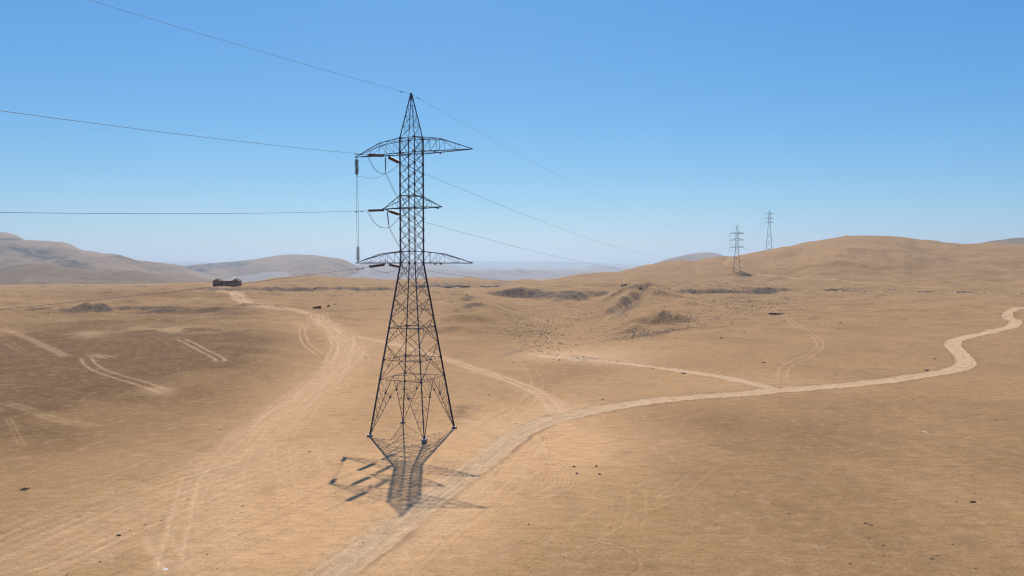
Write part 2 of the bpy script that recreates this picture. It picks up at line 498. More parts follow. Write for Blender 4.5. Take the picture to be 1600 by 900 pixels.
# ------------------------------------------------------------------ terrain mesh
az = np.concatenate([np.arange(-180, -41.5, 2.0), np.linspace(-41, 41, 1560), np.arange(42, 180, 2.0)])
az = np.radians(az)
rows = [0.01, 8, 16, 24, 32, 38]
r_ = 42.0
while r_ < 1750:
    rows.append(r_)
    r_ += min(max(r_ * r_ / 25000.0, 0.17), 0.0058 * r_)
rows += [1850, 2000, 2300, 2800, 3500, 5000, 8000, 13000, 21000, 34000]
rows = np.array(rows)
NA, NR = len(az), len(rows)
RR, AA = np.meshgrid(rows, az, indexing='ij')
X = (RR * np.sin(AA)).ravel(); Y = (RR * np.cos(AA)).ravel()
Z = terrain(X, Y)

road_m = np.zeros(X.shape); edge_m = np.zeros(X.shape); track = np.zeros(X.shape); dirt_m = np.zeros(X.shape); rtex = np.zeros(X.shape) + .5
def region(P, pad):
    P = np.array(P)
    return np.where((X > P[:, 0].min() - pad) & (X < P[:, 0].max() + pad) & (Y > P[:, 1].min() - pad) & (Y < P[:, 1].max() + pad))[0]
def lay_road(P, half, half_far=None, fade_end=False):
    i = region(P, 12)
    d, al, sd_ = seg_dist(X[i], Y[i], P)
    rad = np.hypot(X[i], Y[i])
    hw = half * (1 + .10 * perlin(al / 9.0, al * 0 + 3.3)) + (half_far or 0) * sstep(90, 250, rad)
    d2 = d + 0.35 * perlin(X[i] / 2.3, Y[i] / 2.3)
    soft = .35 + 1.3 * (sd_ > 0) * (1 - sstep(75, 120, rad))
    m = 1 - sstep(hw - soft, hw + .35, d2 + .35 * (soft > .4) * perlin(X[i] / .9, Y[i] / .9))
    rtex[i] = np.clip(.5 + .55 * perlin(d * sd_ / .38, al / 9.0) + .45 * perlin(d * sd_ / .9 + 7, al / 3.0), 0, 1)
    b = np.exp(-((d2 - hw - .35) / .34) ** 2) * np.clip(.65 + .8 * perlin(al / 5.0, sd_ * 3.0 + .5), .15, 1)
    b = np.where((sd_ > 0) & (rad < 110), b * .2, b)
    if fade_end:
        L = al.max(); k = 1 - sstep(L * .6, L, al); m *= .35 + .65 * k; b *= k
    Z[i] += (-0.12 * m + 0.13 * b) * (1 - .3 * sstep(80, 200, rad))
    road_m[i] = np.maximum(road_m[i], m)
    edge_m[i] = np.maximum(edge_m[i], b)
lay_road(ROAD, 2.0, 0)
lay_road(BRANCH, 1.8, 0, True)
for P, half, amt in ((LEFT, 4.3, .62), (LOWL, 5.5, .40), (MID, 2.6, .4)):
    i = region(P, 20)
    d, al, sd_ = seg_dist(X[i], Y[i], P)
    m = 1 - sstep(half * .45, half * 1.35, d + 1.6 * perlin(X[i] / 6, Y[i] / 6))
    dirt_m[i] = np.maximum(dirt_m[i], m * amt)
for P, w, s, rut in TRK:
    i = region(P, 3)
    if len(i) == 0: continue
    d, al, sd_ = seg_dist(X[i], Y[i], P)
    rad = np.hypot(X[i], Y[i]); ww = np.maximum(w, rad * .0013)
    m = np.exp(-(d / ww) ** 2) * (0.55 + .6 * np.clip(.5 + perlin(al / 6.0, al * 0 + w * 50), 0, 1))
    L = al.max(); m *= sstep(-.01, .10, al / L) * (1 - sstep(.9, 1.01, al / L))
    track[i] += np.where(np.abs(track[i]) < .95, s * m, 0)
    Z[i] -= rut * m
    Z[i] += rut * .7 * np.exp(-((d - 2 * ww) / ww) ** 2)
track = np.clip(track, -.6, 1)

UU, VV = proj(X, Y, Z)
front = (Y > 5) & (np.abs(np.arctan2(X, Y)) < 1.0)
UU = np.where(front, UU, -5000); VV = np.where(front, VV, 700)
def blob(u, v, su, sv, rot=0.0):
    dx, dy = UU - u, VV - v
    c, s = math.cos(rot), math.sin(rot)
    a = (dx * c + dy * s) / su; b = (-dx * s + dy * c) / sv
    return np.exp(-(a * a + b * b))
NZ = fbm(X / 22, Y / 22, 4); NZ2 = fbm(X / 7 + 50, Y / 7, 4); NZ3 = fbm(X / 90 + 5, Y / 90, 3)
# brown desert crust: left basin slope, patches elsewhere
brown = np.clip(1.25 * blob(60, 582, 260, 62) + 1.0 * blob(260, 540, 170, 34) + .55 * blob(20, 675, 110, 40) + .55 * blob(340, 487, 160, 10) + .28 * blob(1330, 408, 420, 34) + .5 * blob(230, 460, 170, 8)
                + .35 * blob(905, 580, 110, 14, -.25) + .18 * blob(1230, 690, 420, 70) + .35 * blob(1040, 660, 130, 28) + .55 * blob(1045, 503, 22, 9) + .3 * blob(990, 516, 40, 6, -.3)
                + .4 * blob(700, 600, 0.1, .1) + .3 * blob(640, 655, 70, 16) + .75 * blob(728, 638, 24, 5) + .8 * blob(722, 652, 16, 3.5) + .35 * blob(545, 690, 60, 16) + .35 * blob(740, 505, 90, 30), 0, 1.15)
brown = np.clip(1.15 * brown * (1 + .35 * NZ) + .16 * NZ + .10 * NZ2 + .08, 0, 1)
orange = np.clip(.95 * blob(640, 760, 330, 130, -.25) + .55 * blob(420, 850, 360, 120) + .55 * blob(900, 690, 130, 55) + .5 * blob(520, 600, 170, 60, -.6) + .35 * blob(960, 548, 130, 14)
                 + .4 * blob(1180, 600, 160, 20) + .25 * blob(1300, 400, 300, 25) + .3 * blob(460, 500, 90, 18, .35), 0, 1) * (1 + .2 * NZ)
orange = np.clip(orange + .10 * NZ2, 0, 1)
pale = np.clip(.9 * blob(900, 556, 90, 8) + .6 * blob(960, 566, 60, 6) + .55 * blob(270, 515, 70, 6) * (NZ2 > -.1) + .5 * blob(140, 522, 30, 6) + .4 * blob(745, 662, 60, 14, -.2) + .5 * blob(250, 611, 24, 8) + .45 * blob(640, 830, 110, 40, -.6) + .55 * blob(835, 662, 70, 16, -.2) + .35 * blob(730, 755, 70, 26, -.6) + .4 * blob(885, 640, 40, 14), 0, 1)
# dark rock where the slopes are steep, plus a painted shadow below the small pylon
Zg = Z.reshape(NR, NA)
dr = np.gradient(Zg, axis=0) / np.maximum(np.gradient(RR, axis=0), 1e-3)
slope_r = dr.ravel()
D_ = RR.ravel()
scarp = sstep(.20, .42, slope_r) * sstep(300, 340, D_) * (1 - sstep(640, 700, D_))
bowl = blob(884, 459, 52, 6.5) * sstep(.10, .2, slope_r) * (D_ > 400)
scarp = scarp * (1 - .85 * blob(1035, 490, 75, 38))
rock = scarp * np.clip(.75 + .5 * NZ2, 0, 1)
rock = np.clip(rock + .8 * blob(690, 443.5, 52, 3.4) * (NZ2 > -.25) + .6 * blob(778, 443, 16, 2.5) + .45 * blob(1320, 451, 60, 2.2) * (NZ2 > -.1) + .4 * blob(1152, 429, 26, 2.0)  # last term here paints the shadow at the small pylon's foot
               + .4 * blob(1165, 436, 16, 3, .3) * (NZ2 > -.2) + .35 * blob(1480, 456, 90, 1.6) * (NZ2 > -.1) + .35 * blob(720, 637, 16, 5) + .45 * blob(715, 652, 14, 3, .1) + .5 * blob(800, 551, 14, 2.5, -.3)
               + .75 * blob(981, 482, 25, 4.2, -.58) + .6 * bowl, 0, 1)
light = np.clip(road_m * .95 + dirt_m * .45 + track * .78 * (1 - .5 * road_m) + pale * .75, 0, 1)
dark = np.clip(-track, 0, 1) * .6 + edge_m * .62 * (1 - road_m)  # dark tyre marks, plus berm shade painted along the road edges

def grid_faces():
    a = np.arange(NR - 1)[:, None]; b = np.arange(NA)[None, :]; b2 = (b + 1) % NA
    f = np.stack([a * NA + b, (a + 1) * NA + b, (a + 1) * NA + b2, a * NA + b2], -1)
    return f.reshape(-1, 4)[:, ::-1]
FACES = grid_faces()
attrs = {'m_light': light, 'm_brown': brown, 'm_orange': orange, 'm_rock': rock, 'm_dark': dark, 'm_road': road_m, 'm_rtex': rtex}
def sub_mesh(name, sel, mat):
    f = FACES[sel]
    used = np.unique(f); remap = np.full(X.size, -1, np.int64); remap[used] = np.arange(used.size)
    f = remap[f]
    me = bpy.data.meshes.new(name)
    me.vertices.add(used.size); me.loops.add(f.size); me.polygons.add(len(f))
    me.vertices.foreach_set('co', np.stack([X[used], Y[used], Z[used]], -1).astype(np.float32).ravel())
    me.loops.foreach_set('vertex_index', f.ravel().astype(np.int32))
    me.polygons.foreach_set('loop_start', np.arange(0, f.size, 4, dtype=np.int32))
    me.polygons.foreach_set('use_smooth', np.ones(len(f), bool))
    me.update(calc_edges=True)
    for k, v in attrs.items():
        a = me.attributes.new(k, 'FLOAT', 'POINT'); a.data.foreach_set('value', v[used].astype(np.float32))
    me.materials.append(mat)
    o = bpy.data.objects.new(name, me); COL.objects.link(o)
    o['kind'] = 'structure'
    return o

ZG = Z.reshape(NR, NA)
def _col(a):
    k = float(np.interp(a, az, np.arange(NA))); i = int(k); f = k - i
    return ZG[:, i] * (1 - f) + ZG[:, min(i + 1, NA - 1)] * f
def gp(px, py):
    tx, tz = ray(px, py); a = math.atan2(tx, 1.0); c = _col(a)
    Yr = rows * math.cos(a); zz = HC + tz * Yr
    i = np.where((zz <= c) & (rows > 38))[0]
    if len(i) == 0: k = int(np.argmin((zz - c)[:np.searchsorted(rows, 1500)])); return (tx * Yr[k], Yr[k])
    k = int(i[0]); p_, q_ = zz[k - 1] - c[k - 1], zz[k] - c[k]
    f = p_ / (p_ - q_) if p_ != q_ else 0
    d = Yr[k - 1] + (Yr[k] - Yr[k - 1]) * min(max(f, 0), 1)
    return (tx * d, d)
def terr(x, y):
    return float(np.interp(math.hypot(x, y), rows, _col(math.atan2(x, y))))

# ------------------------------------------------------------------ materials
class NT:
    def __init__(s, name):
        s.m = bpy.data.materials.new(name); s.m.use_nodes = True
        s.t = s.m.node_tree; s.t.nodes.clear()
        s.out = s.n('ShaderNodeOutputMaterial'); s.b = s.n('ShaderNodeBsdfPrincipled')
        s.l(s.b.outputs[0], s.out.inputs['Surface'])
    def n(s, t, **k):
        x = s.t.nodes.new(t)
        for a, v in k.items(): setattr(x, a, v)
        return x
    def l(s, a, b): s.t.links.new(a, b)
    def pos(s, sc=(1, 1, 1)):
        g = s.n('ShaderNodeTexCoord'); mp = s.n('ShaderNodeMapping'); mp.inputs['Scale'].default_value = sc
        s.l(g.outputs['Object'], mp.inputs['Vector']); return mp.outputs[0]
    def noise(s, scale, detail=4, rough=.55, vec=None, dist=0):
        x = s.n('ShaderNodeTexNoise'); x.inputs['Scale'].default_value = scale; x.inputs['Detail'].default_value = detail
        x.inputs['Roughness'].default_value = rough; x.inputs['Distortion'].default_value = dist
        if vec is not None: s.l(vec, x.inputs['Vector'])
        return x.outputs[0]
    def ramp(s, fac, a, b, lo=0.0, hi=1.0):
        x = s.n('ShaderNodeMapRange'); x.inputs['From Min'].default_value = a; x.inputs['From Max'].default_value = b
        x.inputs['To Min'].default_value = lo; x.inputs['To Max'].default_value = hi
        s.l(fac, x.inputs['Value']); return x.outputs[0]
    def mix(s, f, a, b, mode='MIX'):
        x = s.n('ShaderNodeMix', data_type='RGBA', blend_type=mode)
        for src, sock in ((f, x.inputs[0]), (a, x.inputs[6]), (b, x.inputs[7])):
            if hasattr(src, 'links'): s.l(src, sock)
            elif isinstance(src, (int, float)): sock.default_value = src
            else: sock.default_value = (*src, 1)
        return x.outputs[2]
    def math(s, op, a, b=None):
        x = s.n('ShaderNodeMath', operation=op)
        for src, sock in ((a, x.inputs[0]), (b, x.inputs[1])):
            if src is None: continue
            if hasattr(src, 'links'): s.l(src, sock)
            else: sock.default_value = src
        return x.outputs[0]
    def attr(s, name):
        x = s.n('ShaderNodeAttribute'); x.attribute_name = name; return x.outputs['Fac']
    def bump(s, h, strength=.5, dist=.1):
        x = s.n('ShaderNodeBump'); x.inputs['Strength'].default_value = strength; x.inputs['Distance'].default_value = dist
        s.l(h, x.inputs['Height']); s.l(x.outputs[0], s.b.inputs['Normal'])

def ground_mat():
    t = NT('desert_sand')
    p = t.pos(); ps = t.pos((.25, 1.0, 1.0))
    sand = t.mix(t.ramp(t.noise(.05, 5, .6, p), .35, .65), (.42, .240, .100), (.36, .208, .087))
    sand = t.mix(t.attr('m_brown'), sand, (.178, .093, .036))
    sand = t.mix(t.math('MULTIPLY', t.attr('m_orange'), .75), sand, (.76, .435, .205))
    streak = t.ramp(t.noise(1.3, 7, .72, ps), .46, .66)
    sand = t.mix(t.math('MULTIPLY', streak, .24), sand, (.20, .122, .065))
    mott = t.ramp(t.noise(.55, 8, .74, p, .4), .50, .66)
    sand = t.mix(t.math('MULTIPLY', mott, .30), sand, (.60, .385, .215))
    blot = t.ramp(t.noise(.16, 6, .7, p, .6), .54, .68)
    sand = t.mix(t.math('MULTIPLY', blot, .35), sand, (.24, .15, .085))
    # pale churned road bed, scraped tracks
    rn = t.ramp(t.noise(2.2, 6, .7, t.pos((1.0, 1.0, 1.0)), .8), .35, .72)
    roadc = t.mix(rn, (.44, .265, .130), (.61, .395, .215))
    roadc = t.mix(t.math('MULTIPLY', t.attr('m_rtex'), .75), roadc, (.70, .47, .270))
    col = t.mix(t.attr('m_light'), sand, (.68, .42, .225))
    col = t.mix(t.attr('m_road'), col, roadc)
    col = t.mix(t.attr('m_dark'), col, (.20, .125, .072))
    # dark weathered rock on scarps, and the shadow painted at the small pylon's foot
    rk = t.mix(t.ramp(t.noise(.35, 8, .75, p), .4, .62), (.060, .046, .042), (.20, .145, .11))
    rf = t.math('MULTIPLY', t.attr('m_rock'), t.ramp(t.noise(.22, 7, .75, p), .36, .52))
    col = t.mix(rf, col, rk)
    # pebbles
    v = t.n('ShaderNodeTexVoronoi'); v.inputs['Scale'].default_value = 1.1; t.l(p, v.inputs['Vector'])
    peb = t.ramp(v.outputs['Distance'], .05, .10, 1, 0)
    pick = t.ramp(t.noise(.9, 2, .5, p), .56, .60)
    col = t.mix(t.math('MULTIPLY', t.math('MULTIPLY', peb, pick), .7), col, (.12, .08, .055))
    fine = t.noise(3.6, 8, .82, p)
    col = t.mix(.62, col, t.mix(t.ramp(fine, .3, .7), (.58, .56, .54), (1.42, 1.44, 1.46)), 'MULTIPLY')
    mid = t.noise(.9, 5, .7, t.pos((.45, 1.0, 1.0)))
    col = t.mix(.5, col, t.mix(t.ramp(mid, .35, .65), (.80, .79, .78), (1.20, 1.21, 1.22)), 'MULTIPLY')
    col = t.mix(1.0, col, (.85, .85, .85), 'MULTIPLY')
    t.l(col, t.b.inputs['Base Color'])
    t.b.inputs['Roughness'].default_value = .95
    t.b.inputs['Specular IOR Level'].default_value = .12
    h = t.math('ADD', t.math('MULTIPLY', t.noise(1.6, 8, .72, p), .8), t.math('MULTIPLY', t.noise(9, 4, .7, p), .2))
    t.bump(h, .8, .30)
    return t.m
GM = ground_mat()

road_face = road_m[FACES].mean(axis=1) > .5
dirt_face = (dirt_m[FACES].mean(axis=1) > .22) & ~road_face
zr_face = RR.ravel()[FACES[:, 0]]
uf = UU[FACES].mean(axis=1)
hill_face = (~road_face) & (zr_face > 620) & (uf > 940)
dirt_face &= ~hill_face
ground = sub_mesh('ground', ~(road_face | dirt_face | hill_face), GM)
sub_mesh('road', road_face, GM)
sub_mesh('dirt_track', dirt_face, GM)
sub_mesh('hill', hill_face, GM)

def mountain_mat(name, c1, c2, dark, dscale, dlo, dhi, bscale=.01):
    t = NT(name)
    p = t.pos((1, 1, 2.2))
    col = t.mix(t.ramp(t.noise(.004, 6, .6, p), .35, .65), c1, c2)
    if dark:
        k = t.math('MULTIPLY', t.attr('m_rock'), t.ramp(t.noise(dscale, 6, .7, p, .6), dlo, dhi))
        col = t.mix(k, col, dark)
    t.l(col, t.b.inputs['Base Color']); t.b.inputs['Roughness'].default_value = 1; t.b.inputs['Specular IOR Level'].default_value = .05
    t.bump(t.noise(bscale, 8, .7, p), .7, 12)
    return t.m

def mountain(name, prof, D, W, base, amp, freq, mat, rockblobs=(), cols=700, nrow=120, seed=0.0, back=0.8):
    P = np.array(prof, float)
    us = np.linspace(P[0, 0], P[-1, 0], cols)
    ts = np.concatenate([np.linspace(-1, 0, nrow), np.linspace(0, back, nrow // 3)[1:]])
    y1 = _sm(P[:, 0], P[:, 1], us, 4)
    tz = ((450 - y1) / F * CP - SP) / (CP + (450 - y1) / F * SP)
    tt, uu = np.meshgrid(ts, us, indexing='ij')
    YY = D + tt * W; XX = (uu - 800) / F * YY
    pk = HC + tz * D
    pk = np.broadcast_to(pk, tt.shape)
    sh = np.where(tt < 0, (1 - np.abs(tt) ** 1.25), 1 - (tt / back) ** 1.5)
    ZZ = base + (pk - base) * sh
    k = (.04 + .96 * sstep(0.03, .40, np.abs(tt))) * sstep(0, .25, sh)
    wx = 0.35 / freq * fbm(XX * freq * .7 + seed, YY * freq * .7, 2)
    rdg = ridged((XX + wx) * freq + seed, YY * freq * .45 + seed, 5, .5)
    ZZ = ZZ + amp * k * (rdg - .7) + amp * .35 * k * fbm(XX * freq * 2.5 + seed, YY * freq * 2, 4)
    ur, vr = proj(XX, YY, ZZ)
    rm = np.zeros(tt.shape)
    for (u, v, su, sv, rot) in rockblobs:
        dx, dy = ur - u, vr - v; c, s = math.cos(rot), math.sin(rot)
        rm += np.exp(-(((dx * c + dy * s) / su) ** 2 + ((-dx * s + dy * c) / sv) ** 2))
    n, m = tt.shape
    a = np.arange(n - 1)[:, None]; b = np.arange(m - 1)[None, :]
    f = np.stack([a * m + b, a * m + b + 1, (a + 1) * m + b + 1, (a + 1) * m + b], -1).reshape(-1, 4)
    me = bpy.data.meshes.new(name)
    me.vertices.add(n * m); me.loops.add(f.size); me.polygons.add(len(f))
    me.vertices.foreach_set('co', np.stack([XX, YY, ZZ], -1).astype(np.float32).ravel())
    me.loops.foreach_set('vertex_index', f.ravel().astype(np.int32))
    me.polygons.foreach_set('loop_start', np.arange(0, f.size, 4, dtype=np.int32))
    me.polygons.foreach_set('use_smooth', np.ones(len(f), bool))
    me.update(calc_edges=True)
    at_ = me.attributes.new('m_rock', 'FLOAT', 'POINT'); at_.data.foreach_set('value', np.clip(rm, 0, 1).astype(np.float32).ravel())
    me.materials.append(mat)
    o = bpy.data.objects.new(name, me); COL.objects.link(o)
    o['kind'] = 'structure'
    return o

DK = (.045, .042, .045)
mA = mountain_mat('far_rock', (.31, .26, .23), (.26, .215, .195), DK, .012, .44, .54)
mB = mountain_mat('pale_slope', (.30, .195, .12), (.22, .14, .085), DK, .018, .42, .52)
mC = mountain_mat('brown_slope', (.235, .16, .10), (.18, .125, .08), None, 0, 0, 0, .02)
mountain('hills', [(-420,425),(-150,424),(0,420.5),(20,414.5),(45,412),(78,412.8),(110,418.5),(135,421.5),(155,426),(175,425.6),(190,423),(212,424),(235,427),(262,433),(290,441),(320,452)],
         1750, 640, -50, 9, .0045, mC, cols=420, seed=3.3)
mountain('mountain', [(-500,400),(-200,350),(-60,352),(0,362.5),(12,363),(25,366),(40,374.5),(75,376.2),(100,378.5),(110,381),(120,387),(130,391.7),(150,393.5),(160,396),(185,397.5),(200,402),(222,409.5),(245,415.5),(270,419),(300,428),(345,447),(380,470)],
         3600, 1500, -80, 42, .0016, mB, [(190,401,22,4,.35),(75,402,55,7,.25),(125,410,16,3,.3),(10,374,25,2.5,0),(30,388,16,3,.2)], seed=1.7)
mountain('mountain', [(180,440),(225,419),(245,417.5),(262,418),(285,416),(310,413),(350,410),(385,406.3),(400,405),(420,401.5),(440,398.5),(462,397.3),(490,398.5),(515,402),(535,406.5),(552,412.5),(570,421.5),(585,431),(600,442),(630,460)],
         5200, 1900, -120, 50, .0012, mB, [(330,415,40,5,-.05),(372,412,16,3.5,0),(310,423,20,4,.2),(255,420,14,2.5,0.2)], seed=5.2)
mountain('foothill', [(335,452),(355,437),(380,431.5),(400,428),(415,425),(435,424),(450,427),(465,433),(480,441),(500,455)],
         3900, 700, -90, 14, .003, mA, cols=240, seed=8.2)
mountain('mountain', [(540,425),(560,416),(590,411.5),(615,410.5),(640,412.5),(670,413),(690,412.8),(705,415.5),(725,420),(740,420.3),(760,421.8),(800,424.5),(830,427),(900,430),(960,433),(1010,440)],
         8800, 6000, -62, 50, .0009, mA, cols=420, seed=9.1)
mountain('mountain', [(690,436),(760,426),(800,424.2),(815,423.2),(830,424.5),(862,424),(878,421.8),(905,421.3),(915,420.5),(923,419),(935,420.3),(955,422.2),(975,426),(1000,436)],
         11500, 8000, -70, 55, .0008, mA, cols=380, seed=12.1)
mountain('mountain', [(-200,414),(200,411),(260,409),(300,408),(330,410.5),(560,411),(640,409),(740,407.5),(800,408.5),(860,408),(940,411),(990,413),(1400,414)],
         15500, 900, -300, 20, .0006, mA, cols=380, nrow=50, seed=14.1)  # sheet shaped to stand for the faint haze band at the horizon
mountain('hill', [(985,432),(1005,420),(1022,411),(1035,407),(1050,402.5),(1062,400.2),(1076,397),(1090,395),(1101,394.3),(1115,395),(1128,398.5),(1142,404),(1160,412),(1190,430)],
         2600, 700, -50, 14, .003, mA, cols=260, seed=16.1)
mountain('hill', [(1470,405),(1490,389),(1505,384),(1530,380),(1550,376),(1565,374.5),(1580,372),(1600,371),(1700,362),(1900,366),(2100,400)],
         2300, 600, -50, 14, .003, mC, cols=260, seed=18.1)

# ------------------------------------------------------------------ haze
hz = MB(); hz.box((0, 2000, 190), (36000, 34000, 0)); hz.v = []; hz.f = []
zb, zt = float(Z.min()) - 310, 300.0
P0 = [(-19000, -3000, zb), (19000, -3000, zb), (19000, 16900, zb), (-19000, 16900, zb)]
hz.poly(P0, [(x, y, zt) for x, y, _ in P0])
hm = bpy.data.materials.new('haze_air'); hm.use_nodes = True
hm.node_tree.nodes.clear()
pv = hm.node_tree.nodes.new('ShaderNodeVolumePrincipled'); ho = hm.node_tree.nodes.new('ShaderNodeOutputMaterial')
pv.inputs['Color'].default_value = (.68, .84, .95, 1)
pv.inputs['Density'].default_value = .85e-4
pv.inputs['Anisotropy'].default_value = 0.35
hm.node_tree.links.new(pv.outputs[0], ho.inputs['Volume'])
HZ = hz.build('haze', hm); HZ['kind'] = 'stuff'

# ------------------------------------------------------------------ object materials
def metal(name, c, rough=.55, met=.6, var=.35):
    t = NT(name); p = t.pos()
    n = t.ramp(t.noise(1.3, 5, .6, p), .3, .7, 1 - var, 1 + var)
    x = t.n('ShaderNodeVectorMath', operation='SCALE'); x.inputs[0].default_value = c; t.l(n, x.inputs['Scale'])
    t.l(x.outputs[0], t.b.inputs['Base Color'])
    t.b.inputs['Metallic'].default_value = met; t.b.inputs['Roughness'].default_value = rough
    return t.m
STEEL = metal('weathered_steel', (.055, .066, .092), .55, .4)
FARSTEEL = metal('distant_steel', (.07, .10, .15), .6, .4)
WIRE = metal('cable_aluminium', (.055, .06, .07), .55, .5, .1)
def plain(name, c, rough, scale=3, var=.25, bump=.0):
    t = NT(name); p = t.pos()
    n = t.noise(scale, 6, .65, p)
    k = t.ramp(n, .3, .7, 1 - var, 1 + var)
    x = t.n('ShaderNodeVectorMath', operation='SCALE'); x.inputs[0].default_value = c; t.l(k, x.inputs['Scale'])
    t.l(x.outputs[0], t.b.inputs['Base Color']); t.b.inputs['Roughness'].default_value = rough
    if bump: t.bump(n, bump, .1)
    return t.m
PORC = plain('brown_porcelain', (.10, .048, .027), .3, 2)
GLASSY = plain('dark_glazed_disc', (.02, .028, .036), .35, 2)
GREENY = plain('grey_green_disc', (.30, .33, .28), .3, 2)
CONC = plain('concrete', (.22, .17, .125), .85, 2, .15, .3)
LITTOP = plain('lit_concrete_top', (.78, .75, .70), .8, 2, .1)  # lit footing tops painted paler than the shaded concrete sides
BLUESHADE = plain('blue_shade_tone', (.12, .17, .24), .6, 2, .15)  # bluish shade on the front footing's side, put into a colour
BRICK = plain('dark_brick', (.19, .062, .036), .9, 1.2, .4, .4)
BRICKR = plain('red_brick', (.34, .10, .05), .9, 1.5, .3, .3)
ROOF = plain('roof_sheet', (.07, .028, .022), .8, .8, .25)
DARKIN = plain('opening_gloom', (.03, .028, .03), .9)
ROCKM = plain('dark_desert_rock', (.085, .055, .04), .9, 2.5, .45, .5)
ROCKB = plain('brown_desert_rock', (.25, .165, .105), .9, 2.5, .4, .5)
ROCKP = plain('pale_litter', (.75, .70, .64), .7, 2, .1)
BUSHM = plain('dry_twig', (.07, .05, .035), .9, 4, .3)

# ------------------------------------------------------------------ lattice towers
AD = Vector((0.923, -0.384, 0)).normalized()      # along the arms, towards the right of the photo
AN = Vector((0.384, 0.923, 0)).normalized()       # along the line, away from the camera

def tower_geom(par):
    """returns functions for the tower's own frame: x along arms, y along the line"""
    prof = par['prof']                             # (z, half width)
    zs = [p[0] for p in prof]; hs = [p[1] for p in prof]
    def hw(z): return float(np.interp(z, zs, hs))
    return hw

